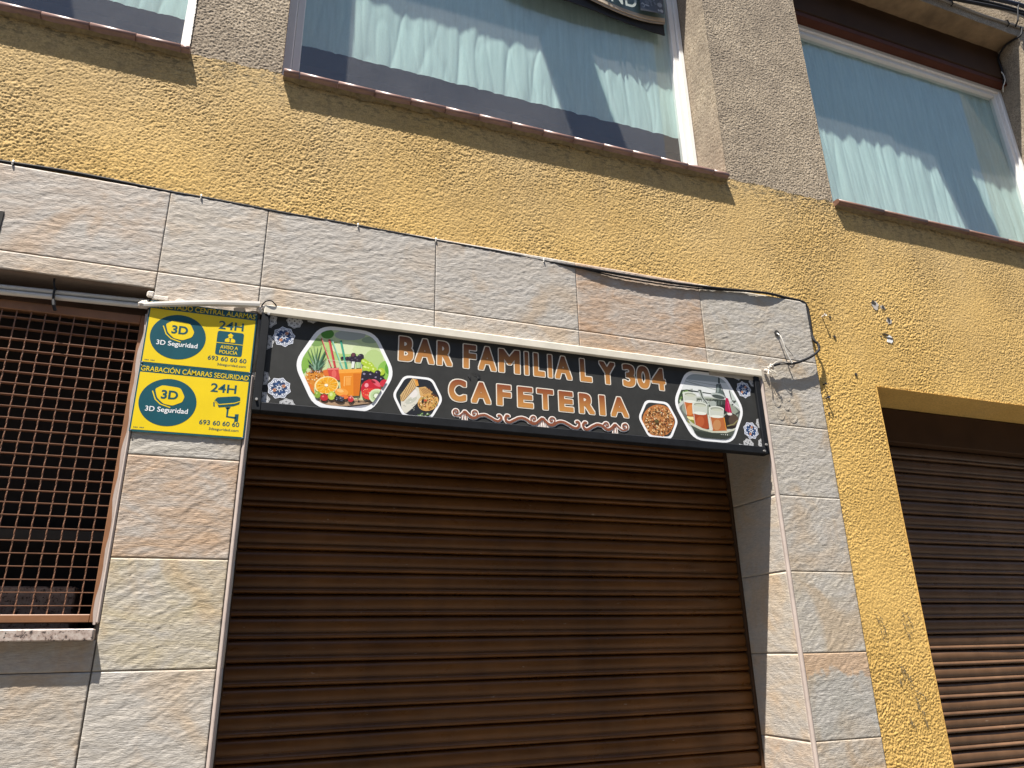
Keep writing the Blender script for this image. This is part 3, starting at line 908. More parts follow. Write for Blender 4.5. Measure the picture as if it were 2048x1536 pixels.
FRUIT = (
    "c8d8a0 p -95,1515 1705,1770 1765,70 35,-90|8fb85a e14 100,915 315,945 120,700|6fa838 e14 80,695 205,710 90,570|86b44a e14 120,790 270,805 130,680|b4cf"
    "80 e14 640,1075 1070,1125 650,895|dbe6b8 e14 840,1165 1105,1200 845,1045|d2e0ac e14 1100,1165 1265,1185 1105,1065|b8d088 e14 1315,975 1485,995 1325,75"
    "5|8cc050 e14 1545,800 1705,820 1555,590|5a9a28 e14 1575,870 1635,880 1580,760|4f8a28 e14 500,1380 610,1395 505,1290|7fa35a e14 330,1200 450,1215 335,1"
    "125|aab0a8 e14 885,1410 1155,1445 890,1310|9cae8c e14 1245,1365 1405,1390 1250,1300|9c9ca6 p 370,75 1405,180 1410,40 380,-60|b8a890 p 365,160 1505,275"
    " 1405,170 370,70|b09070 p 380,170 690,260 1330,235 1300,180 880,95 525,70 405,125|4a3a34 l9.0/9.0 420,165 560,140|4a3a34 l8.6/8.6 515,175 655,145|4a3a"
    "34 l9.0/9.0 605,180 745,155|4a3a34 l9.0/9.0 700,190 840,165|4a3a34 l9.0/9.0 795,195 935,175|4a3a34 l9.0/9.0 890,200 1030,185|4a3a34 l9.0/9.0 985,210 1"
    "125,195|4a3a34 l9.0/9.0 1080,215 1225,205|4a3a34 l9.5/9.5 1175,225 1320,215|3a302e p 425,120 565,80 900,110 1320,205 1310,180 900,85 545,55|e8ddd0 p 4"
    "35,85 565,100 645,90 525,70|d98a2e e14 365,545 545,600 400,390|e09a3c e6 270,635 285,640 270,625|f2b457 e6 380,600 390,595 375,585|c46a18 e6 250,635 2"
    "60,615 245,630|c46a18 e6 280,590 290,580 270,585|f2b457 e6 490,450 510,440 485,440|f7d7a0 e6 275,600 280,585 265,595|f7d7a0 e6 380,595 385,580 365,590"
    "|a85a18 e6 365,565 380,560 365,550|f2b457 e6 290,450 300,450 285,440|f7d7a0 e6 375,550 390,550 375,535|e09a3c e6 505,520 510,505 495,515|f7d7a0 e6 305"
    ",520 320,515 305,510|c46a18 e6 455,520 465,515 450,505|f2b457 e6 205,560 215,540 195,550|f7d7a0 e6 510,685 520,675 505,680|f2b457 e6 495,455 505,445 4"
    "85,445|c46a18 e6 245,560 255,560 245,550|f7d7a0 e6 260,450 280,440 255,440|f2b457 e6 275,420 285,415 275,410|f2b457 e6 420,640 435,635 415,630|f7d7a0 "
    "e6 220,435 220,415 210,435|e09a3c e6 355,610 365,600 350,600|c46a18 e6 415,565 430,560 410,555|c46a18 e6 275,610 290,600 270,600|f2b457 e6 495,605 500"
    ",580 480,600|f2b457 e6 420,470 435,465 420,460|c46a18 e6 500,445 505,435 485,440|a85a18 e6 420,460 425,450 405,455|e09a3c e6 310,565 310,550 295,560|a"
    "85a18 e6 415,670 420,660 400,660|e09a3c e6 215,615 215,595 200,610|c46a18 e6 265,665 275,660 260,645|c46a18 e6 475,475 490,470 470,460|a85a18 e6 420,5"
    "90 435,580 410,580|a85a18 e6 200,645 210,645 195,635|f2b457 e6 450,675 465,675 450,660|f2b457 e6 485,465 505,460 480,455|e09a3c e6 525,590 545,585 520"
    ",575|f7d7a0 e6 510,475 515,460 500,470|c46a18 e6 450,665 465,655 440,655|f7d7a0 e6 240,510 260,505 240,500|a85a18 e6 360,585 380,580 360,575|f2b457 e6"
    " 410,645 420,635 400,635|f7d7a0 e6 220,590 220,575 205,590|a85a18 e6 410,495 415,475 400,495|a85a18 e6 460,530 475,520 455,520|f7d7a0 e6 250,455 270,4"
    "40 245,445|a85a18 e6 405,495 415,490 395,485|a85a18 e6 390,585 400,565 380,575|f7d7a0 e6 495,600 510,600 500,590|f2b457 e6 215,405 220,380 200,400|e09"
    "a3c e6 255,505 270,505 255,490|c46a18 e6 515,425 525,410 505,420|f7d7a0 e6 410,455 415,435 400,450|c46a18 e6 280,535 290,525 275,525|e09a3c e6 415,410"
    " 430,405 410,395|f7d7a0 e6 345,515 355,505 335,505|e09a3c e6 400,580 420,580 400,570|f7d7a0 e6 530,425 550,425 530,415|e09a3c e6 280,605 300,605 280,5"
    "90|3a2e28 e6 280,705 295,705 280,695|7a5a58 e6 430,685 440,675 425,675|d8b8a8 e6 320,680 335,680 320,675|3a2e28 e6 310,650 325,650 310,640|7a5a58 e6 2"
    "80,645 295,640 280,635|d8b8a8 e6 415,680 420,665 405,670|3a2e28 e6 450,685 460,675 445,675|d8b8a8 e6 270,650 285,650 270,640|7a5a58 e6 300,655 310,650"
    " 295,650|3a2e28 e6 345,710 345,695 335,710|d8b8a8 e6 350,675 350,660 340,670|7a5a58 e6 300,710 300,695 290,710|7a5a58 e6 445,730 445,715 435,730|3a2e2"
    "8 e6 285,705 290,695 275,700|3a2e28 e6 315,680 325,670 310,670|d8b8a8 e6 380,665 390,655 375,655|d8b8a8 e6 415,665 415,650 405,665|7a5a58 e6 335,710 3"
    "45,700 330,700|3a2e28 e6 290,670 295,655 280,670|7a5a58 e6 460,675 470,670 455,670|d8b8a8 e6 275,670 290,665 275,660|d8b8a8 e6 390,670 400,665 385,665"
    "|5c7a50 l46.2/6.0 335,695 285,840 190,1040|3f6a44 l46.2/6.0 345,695 315,860 240,1075|7d9a64 l46.2/6.0 355,695 340,900 280,1160|4d7850 l46.5/6.1 365,69"
    "5 340,870 355,1105|345a3a l46.2/6.0 375,700 375,885 415,1135|4f8058 l46.2/6.0 385,700 420,875 495,1110|2f5538 l43.9/5.7 395,700 435,860 510,1080|2c443"
    "0 l46.2/6.0 335,695 290,755 205,865|6f947a l46.2/6.0 345,695 310,725 230,800|34503c l46.2/6.0 385,700 430,785 510,935|5f8a6c l46.2/6.0 385,700 425,760"
    " 505,880|3c5c48 l46.2/6.0 385,700 420,730 495,820|88a890 l46.2/6.0 345,695 320,775 250,900|6d957a l46.2/6.0 375,700 390,810 445,980|9cba9e l46.5/6.1 3"
    "60,695 355,805 305,965|3d6248 l46.2/6.0 370,700 360,815 385,995|1e2420 e8 250,750 275,750 255,730|e0702c p 465,700 580,745 610,605 500,605|e07a2a p 23"
    "0,500 340,380 365,255 290,335|c05048 l22.1/22.1 405,1285 600,780|e8b0a4 l8.1/8.1 415,1280 610,780|c23c40 l40.1/40.1 535,1280 665,780|dc6a68 l8.5/8.5 5"
    "25,1275 650,780|7cc0a0 l26.1/26.1 580,1280 790,770|b8e0cc l8.1/8.1 590,1280 800,770|4aa888 l36.4/36.4 730,1285 865,755|2f8a6c l8.4/8.4 740,1290 880,75"
    "5|e0e4d8 l5.0/5.0 530,905 720,905|e0e4d8 l6.3/6.3 725,900 1110,935|e0e4d8 l6.3/6.3 725,900 740,730|e0e4d8 l7.4/7.4 1115,930 1110,775|e0e4d8 l5.0/5.0 5"
    "35,915 540,740|2a2030 e14 770,965 795,970 770,940|6a5870 e6 760,975 770,975 760,970|2a2030 e14 855,965 890,970 855,930|6a5870 e6 845,975 855,980 845,9"
    "70|2a2030 e14 910,970 950,975 915,930|6a5870 e6 900,985 910,990 900,975|2a2030 e14 960,1035 1005,1040 960,985|6a5870 e6 945,1050 960,1050 945,1040|2a2"
    "030 e14 1015,975 1070,980 1015,920|6a5870 e6 995,990 1015,995 1000,980|2a2030 e14 1085,1025 1140,1035 1085,970|6a5870 e6 1065,1045 1085,1050 1065,1035"
    "|2a2030 e14 1045,945 1095,950 1050,895|6a5870 e6 1030,960 1045,960 1030,950|2a2030 e14 955,940 995,945 955,895|6a5870 e6 940,950 955,955 940,945|6b3a4"
    "4 e14 955,1045 985,1050 955,1010|e8ece4 p 940,920 990,920 980,800 935,800|a8c890 p 1005,915 1100,920 1095,815 1015,805|d8e0c8 l8.1/8.1 1040,920 1050,8"
    "10|b0cc38 e14 1150,935 1205,940 1155,875|dcea88 e7 1135,950 1160,945 1130,935|b0cc38 e14 1195,915 1240,920 1195,865|dcea88 e7 1180,930 1200,925 1175,9"
    "15|b0cc38 e14 1255,900 1300,905 1260,855|dcea88 e7 1245,915 1265,910 1240,900|b0cc38 e14 1290,870 1325,875 1290,830|dcea88 e7 1280,885 1295,880 1275,8"
    "70|b0cc38 e14 1185,825 1250,835 1190,760|dcea88 e7 1170,845 1200,835 1165,825|b0cc38 e14 1240,820 1285,825 1240,770|dcea88 e7 1225,835 1245,830 1225,8"
    "20|b0cc38 e14 1325,810 1375,815 1325,755|dcea88 e7 1310,825 1330,820 1305,805|b0cc38 e14 1450,790 1515,795 1455,720|dcea88 e7 1435,810 1460,800 1430,7"
    "90|d0443c p 535,745 730,780 755,555 595,550|e88078 p 540,745 725,775 730,745 545,715|e4685c e14 655,655 695,660 660,580|241c2c e14 1190,695 1265,700 1"
    "195,610|9088a0 e6 1160,715 1185,715 1160,695|241c2c e14 1285,705 1345,710 1290,640|9088a0 e6 1265,720 1285,720 1265,705|241c2c e14 1390,750 1445,755 1"
    "390,690|9088a0 e6 1370,765 1385,765 1370,750|241c2c e14 1380,660 1445,665 1385,590|9088a0 e6 1360,675 1380,680 1360,660|241c2c e14 1465,645 1520,650 1"
    "470,590|9088a0 e6 1450,660 1465,660 1450,645|241c2c e14 1155,600 1215,605 1160,540|9088a0 e6 1135,615 1155,620 1135,600|e88a1c p 725,740 1120,800 1110"
    ",685 1100,310 920,285 785,385 750,620|f4a840 p 725,745 1120,805 1120,740 735,675|d67414 p 975,700 1100,715 1095,320 1000,295|f8c070 l14.1/14.1 830,630"
    " 835,455|f8c070 l10.0/10.0 830,625 950,640|f0a448 p 850,615 940,625 940,480 860,470|3a2a20 l9.5/9.5 1115,705 1100,300|f6e2a8 e22 545,440 740,490 575,2"
    "85|f0a818 e22 550,440 725,490 575,300|fbd878 l4.0/9.0 575,440 725,440|fbd878 l4.0/9.0 570,430 690,370|fbd878 l3.8/8.6 560,420 620,320|fbd878 l3.8/8.6 "
    "545,415 535,300|fbd878 l3.8/8.6 530,420 450,320|fbd878 l3.8/8.6 520,430 390,370|fbd878 l4.0/9.0 515,440 375,440|fbd878 l4.0/9.0 520,455 405,510|fbd878"
    " l3.8/8.6 535,465 475,565|fbd878 l3.8/8.7 550,465 565,580|fbd878 l4.0/9.0 560,465 650,565|fbd878 l4.0/9.0 570,455 710,510|e08c10 e5 615,550 620,565 62"
    "0,545|e08c10 e5 665,535 675,545 670,525|fac850 e5 470,525 460,535 475,530|fac850 e5 385,445 370,445 385,455|e08c10 e5 620,475 630,485 620,470|e08c10 e"
    "5 430,425 415,425 430,435|fac850 e5 680,430 695,425 680,420|fac850 e5 570,565 575,580 580,565|e08c10 e5 675,365 685,360 670,360|fac850 e5 625,420 640,"
    "415 625,415|e08c10 e5 500,470 490,480 505,475|e08c10 e5 685,450 700,450 685,440|fac850 e5 455,335 450,325 450,340|fac850 e5 580,515 585,525 585,510|e0"
    "8c10 e5 475,495 465,505 480,500|fac850 e5 415,360 405,350 410,365|e08c10 e5 460,460 450,465 465,465|e08c10 e5 510,520 505,535 520,525|fac850 e5 580,36"
    "0 585,345 570,355|fac850 e5 630,480 640,490 630,475|fac850 e5 695,495 710,505 700,490|fac850 e5 500,345 495,330 495,350|fac850 e5 540,385 535,370 530,"
    "385|e08c10 e5 545,370 545,355 540,370|e08c10 e5 475,480 460,490 480,490|fac850 e5 445,505 435,515 450,510|fff4dc e8 540,440 570,445 545,415|f0a040 e14"
    " 800,340 915,335 795,270|f8c070 e8 775,365 835,360 775,335|e87830 e14 850,265 920,270 855,225|8aa838 e14 410,260 460,265 415,200|c0d480 e6 395,280 410"
    ",280 395,260|b8cc50 e14 640,265 700,245 620,190|d8e498 e6 630,285 655,275 620,250|c02830 e14 520,220 585,225 525,160|e87878 e6 500,235 520,240 500,220"
    "|3c5c20 l11.5/11.5 465,260 515,290 550,275|1c1a22 e14 770,220 855,200 755,170|9090a0 e5 730,210 740,210 730,200|6a6878 e5 785,260 795,265 785,255|9090"
    "a0 e5 835,255 845,255 835,245|6a6878 e5 770,255 780,255 770,245|3c3a48 e5 740,215 750,215 740,205|9090a0 e5 720,200 730,200 720,190|9090a0 e5 815,250 "
    "825,255 815,245|9090a0 e5 805,205 810,205 805,200|6a6878 e5 790,245 800,245 790,235|9090a0 e5 745,235 750,235 745,225|9090a0 e5 820,190 825,190 820,18"
    "5|6a6878 e5 720,240 730,240 720,230|6a6878 e5 830,215 840,215 830,205|6a6878 e5 790,245 800,245 790,235|9090a0 e5 790,225 800,225 790,220|6a6878 e5 81"
    "0,235 820,235 810,225|9090a0 e5 775,220 785,220 775,215|3c3a48 e5 760,230 765,230 760,220|6a6878 e5 800,260 810,260 800,255|6a6878 e5 745,235 755,235 "
    "750,230|3c3a48 e5 775,245 785,250 775,240|9090a0 e5 790,235 800,235 795,225|9090a0 e5 800,190 810,190 800,185|6a6878 e5 835,255 845,255 835,245|c83038"
    " e14 960,235 1010,240 960,180|f0a0a0 e6 950,260 965,265 950,240|d8c8b0 l8.0/8.0 955,300 1030,225|80685c e6 1080,260 1095,260 1080,235|c41c30 e14 1290,"
    "440 1465,455 1300,250|e03a30 e14 1280,360 1425,375 1285,255|e46070 e14 1375,570 1450,515 1350,535|f0a0a8 e8 1210,510 1245,515 1210,470|8c1424 e8 1325,"
    "585 1365,565 1315,565|f4b080 e5 1205,435 1210,435 1205,425|f09060 e5 1230,325 1235,325 1230,310|d04038 e5 1370,370 1380,370 1370,360|f09060 e5 1375,32"
    "0 1385,320 1375,310|d04038 e5 1200,265 1210,265 1200,255|f4b080 e5 1260,385 1270,385 1265,375|d04038 e5 1315,375 1325,375 1315,365|f4b080 e5 1340,325 "
    "1345,325 1340,315|d04038 e5 1205,385 1215,385 1205,370|f4b080 e5 1290,295 1295,295 1290,280|d04038 e5 1195,320 1205,325 1200,310|f09060 e5 1200,335 12"
    "10,335 1200,320|f4b080 e5 1230,440 1235,440 1230,430|f4b080 e5 1165,360 1170,360 1165,350|f4b080 e5 1185,430 1195,430 1185,420|f09060 e5 1295,410 1300"
    ",410 1295,400|f4b080 e5 1230,335 1240,335 1230,320|f09060 e5 1325,290 1335,290 1330,280|f4b080 e5 1310,350 1315,350 1310,340|d04038 e5 1215,385 1225,3"
    "85 1215,370|f4b080 e5 1165,410 1170,410 1165,400|f4b080 e5 1350,420 1360,420 1350,410|d04038 e5 1345,440 1350,445 1345,430|f4b080 e5 1295,280 1305,280"
    " 1300,265|d03040 e14 1520,575 1605,585 1525,500|d6e6bc e14 1395,335 1535,350 1400,205|bcd49c e14 1390,335 1495,345 1395,235|eef2e0 e8 1390,335 1435,34"
    "0 1395,295|343830 e5 1450,340 1460,340 1450,335|343830 e5 1450,320 1460,315 1445,315|343830 e5 1435,300 1445,290 1430,295|343830 e5 1415,285 1420,275 "
    "1410,280|343830 e5 1395,280 1395,265 1390,275|343830 e5 1370,280 1370,270 1365,280|343830 e5 1350,290 1345,280 1345,295|343830 e5 1340,305 1330,300 13"
    "35,310|343830 e5 1330,330 1320,325 1330,335|343830 e5 1335,350 1325,355 1335,355|343830 e5 1350,370 1340,375 1350,375|343830 e5 1365,385 1360,395 1370"
    ",385|343830 e5 1390,390 1390,400 1395,390|343830 e5 1410,390 1415,400 1415,385|343830 e5 1430,380 1440,385 1435,375|343830 e5 1445,360 1455,365 1450,3"
    "55")
WRAP = (
    "24262c p -45,840 955,960 965,20 -10,-70|2c3230 e14 135,380 215,385 135,270|dcd8c8 p 165,300 215,290 425,580 475,570 510,380 445,270 345,150 265,75 210"
    ",95 175,185|c4c4b4 e14 345,320 445,390 375,280|e8e2dc e14 385,445 445,505 430,395|a8a898 e6 315,325 335,325 315,320|b4b4a4 e6 375,175 390,185 380,170|"
    "a8a898 e6 370,230 385,235 370,225|f0ece0 e6 335,295 350,295 335,285|f0ece0 e6 250,245 265,255 250,240|b4b4a4 e6 360,345 375,355 360,340|f0ece0 e6 215,"
    "270 230,275 215,265|f0ece0 e6 220,250 235,265 225,250|f0ece0 e6 365,355 380,365 370,350|b4b4a4 e6 405,185 420,200 410,185|b4b4a4 e6 400,150 410,160 40"
    "5,145|a8a898 e6 405,250 420,255 405,245|a8a898 e6 225,210 245,210 225,205|b4b4a4 e6 250,200 260,210 250,195|d8b880 p 150,390 355,730 445,715 465,605 4"
    "25,580 215,290 165,285|7a4020 l9.6/9.6 160,380 190,300|7a4020 l8.8/8.8 180,415 210,330|7a4020 l8.9/8.9 200,445 235,355|7a4020 l8.8/8.8 220,480 260,385"
    "|7a4020 l9.6/9.6 235,515 280,410|7a4020 l9.7/9.7 255,545 305,440|7a4020 l9.6/9.6 275,580 325,470|7a4020 l9.6/9.6 295,615 350,495|7a4020 l8.8/8.8 315,6"
    "50 370,525|7a4020 l8.9/8.9 335,680 395,555|7a4020 l8.9/8.9 355,715 420,585|8a5024 l6.6/6.6 205,295 420,565|e0a048 p 390,715 445,715 475,605 425,590|c0"
    "702c e7 435,700 455,705 435,685|d4a868 p 475,570 590,600 730,510 605,415 555,385 505,405|7a3e1c l7.7/7.7 505,555 595,425|7a3e1c l8.4/8.4 530,560 615,4"
    "40|7a3e1c l8.4/8.4 555,565 630,455|7a3e1c l8.4/8.4 580,570 650,465|7a3e1c l8.5/8.5 610,570 670,480|7a3e1c l8.4/8.4 635,575 685,495|7a3e1c l8.4/8.4 660"
    ",580 705,510|e4d4ac p 500,430 560,390 550,380 510,380|d8a860 e18 650,315 830,400 705,170|5a3018 p 695,480 795,465 805,420 710,435|f0d8a0 e6 715,325 71"
    "5,305 700,325|f0d8a0 e6 515,260 510,250 510,265|f0d8a0 e6 815,330 815,320 810,330|f0d8a0 e6 630,425 640,415 625,420|5a3a20 e6 585,330 605,330 585,320|"
    "d09848 e6 480,290 470,275 475,295|b86030 e6 745,390 735,390 745,400|b8a050 e6 695,445 700,430 690,440|7a4420 e6 580,355 565,345 575,365|d09848 e6 685,"
    "290 680,285 685,295|b8a050 e6 785,375 785,370 775,370|5a3a20 e6 560,350 560,330 555,350|f0d8a0 e6 640,285 630,285 640,290|b8a050 e6 540,210 540,200 53"
    "0,210|b86030 e6 680,370 675,355 670,370|f4e4b8 e6 495,235 510,225 495,225|e8c078 e6 550,235 555,230 545,225|f4e4b8 e6 570,245 560,240 570,255|c88838 e"
    "6 555,180 560,165 550,180|5a3a20 e6 605,295 590,290 600,305|f4e4b8 e6 515,310 530,310 515,300|7a4420 e6 715,435 725,425 710,425|5a3a20 e6 490,255 500,"
    "250 485,245|f4e4b8 e6 655,330 645,320 650,340|b86030 e6 655,260 650,260 655,270|5a3a20 e6 765,450 745,445 765,460|b86030 e6 760,425 745,420 755,435|f4"
    "e4b8 e6 675,335 685,330 670,325|e8c078 e6 590,340 590,325 580,340|7a4420 e6 655,315 640,305 650,320|d09848 e6 680,430 700,430 680,420|7a4420 e6 785,29"
    "5 795,295 785,285|e8c078 e6 585,325 600,320 580,320|b86030 e6 750,395 750,385 740,395|b86030 e6 560,415 555,400 550,420|b86030 e6 660,285 645,270 655,"
    "285|e8c078 e6 795,330 805,325 790,320|c88838 e6 695,440 680,425 690,445|f4e4b8 e6 585,385 605,375 585,375|b8a050 e6 735,265 720,260 730,270|d09848 e6 "
    "530,200 535,190 525,200|d09848 e6 490,295 505,290 485,285|f0d8a0 e6 575,285 575,270 570,285|7a4420 e6 545,365 535,350 540,365|b8a050 e6 650,340 650,33"
    "0 645,340|7a4420 e6 670,185 670,180 660,185|c88838 e6 560,290 570,285 555,280|b86030 e6 500,235 485,225 495,245|f0d8a0 e6 570,275 580,265 565,270|b8a0"
    "50 e6 600,395 590,390 595,405|5a3a20 e6 540,310 530,310 540,325|5a3a20 e6 640,355 650,350 635,345|b8a050 e6 535,375 540,360 525,370|c88838 e6 675,195 "
    "690,190 670,185|f4e4b8 e6 580,285 590,280 575,280|7a4420 e6 690,225 700,215 685,215|e8c078 e6 670,225 655,210 660,230|e8c078 e6 500,290 495,280 495,29"
    "5|b86030 e6 690,335 690,330 680,335|b86030 e6 605,230 595,220 600,230|d09848 e6 740,285 725,280 740,295|c88838 e6 570,245 580,230 560,240|f0d8a0 e6 74"
    "5,425 735,420 740,435|d09848 e6 790,350 780,340 785,355|f0d8a0 e6 585,250 605,250 585,240|d09848 e6 740,285 730,275 735,295|d09848 e6 715,435 700,430 "
    "710,445|b86030 e6 525,200 530,195 520,200|d09848 e6 580,310 590,305 575,305|f4e4b8 e6 525,255 530,235 520,250|5a3a20 e6 635,420 625,405 625,425|b86030"
    " e6 585,275 605,275 585,265|b8a050 e6 565,385 555,370 555,390|f4e4b8 e6 550,405 550,395 540,405|5a3a20 e6 800,335 805,325 790,330|c88838 e6 710,225 71"
    "5,205 700,225|b8a050 e6 540,225 545,220 530,215|b86030 e6 600,240 610,230 590,230|c88838 e6 710,370 725,370 710,360|b86030 e6 670,330 655,325 665,340|"
    "5a3a20 e6 770,320 760,310 765,325|c88838 e6 770,315 770,300 760,315|f0d8a0 e6 540,330 525,325 535,340|d09848 e6 640,450 635,440 635,455|f0d8a0 e6 665,"
    "380 665,370 650,375|e8c078 e6 595,330 590,325 590,340|b8a050 e6 555,325 545,310 545,330|c88838 e6 760,435 765,430 755,430|7a4420 e6 535,215 535,195 53"
    "0,215|e8c078 e6 590,365 580,365 590,375|f0d8a0 e6 780,325 785,320 770,320|c88838 e6 670,220 665,205 655,220|e8c078 e6 770,405 770,390 760,400|b8a050 e"
    "6 650,310 645,300 640,315|b8a050 e6 775,335 775,320 765,330|5a3a20 e6 545,245 555,240 545,240|d09848 e6 595,345 595,325 585,345|f4e4b8 e6 715,335 720,"
    "325 710,330|d09848 e6 720,440 715,425 710,445|c88838 e6 795,285 800,270 785,285|b8a050 e6 810,305 825,295 805,295|d09848 e6 710,320 700,315 705,330|c8"
    "8838 e6 570,415 560,405 565,425|7a4420 e6 490,260 485,250 480,260|d09848 e6 640,415 650,410 635,410|b8a050 e6 725,250 725,240 715,250|d09848 e6 760,38"
    "0 770,380 760,370|b8a050 e6 760,265 750,245 750,270|b8a050 e6 520,225 525,215 510,220|c88838 e6 615,440 605,435 610,445|c85838 e7 600,340 630,345 605,"
    "320|2c2420 e7 550,320 570,310 540,290|5c7c3c e6 570,60 585,70 575,50|8cac60 e6 700,70 715,80 700,65|d4dccc e6 515,55 535,60 520,45|8cac60 e6 675,90 69"
    "0,100 680,85|8cac60 e6 525,50 540,60 530,45|5c7c3c e6 515,75 530,70 510,70|8cac60 e6 495,55 510,45 490,50|5c7c3c e6 660,85 680,90 660,80|8cac60 e6 635"
    ",85 650,75 630,80|3c5430 e6 690,90 710,95 695,85|d4dccc e6 550,65 565,60 545,60|5c7c3c e6 650,105 665,95 645,95|3c5430 e6 530,95 550,90 530,85|8cac60 "
    "e6 520,70 540,65 520,65|8cac60 e6 545,95 565,105 550,85|8cac60 e6 635,105 650,115 635,100|d4dccc e6 640,100 655,90 635,95|5c7c3c e6 475,65 490,55 470,"
    "60|d4dccc e6 470,50 485,60 470,45|3c5430 e6 560,60 575,75 565,55|8cac60 e6 625,75 645,80 625,70|d4dccc e6 595,50 615,60 600,45")
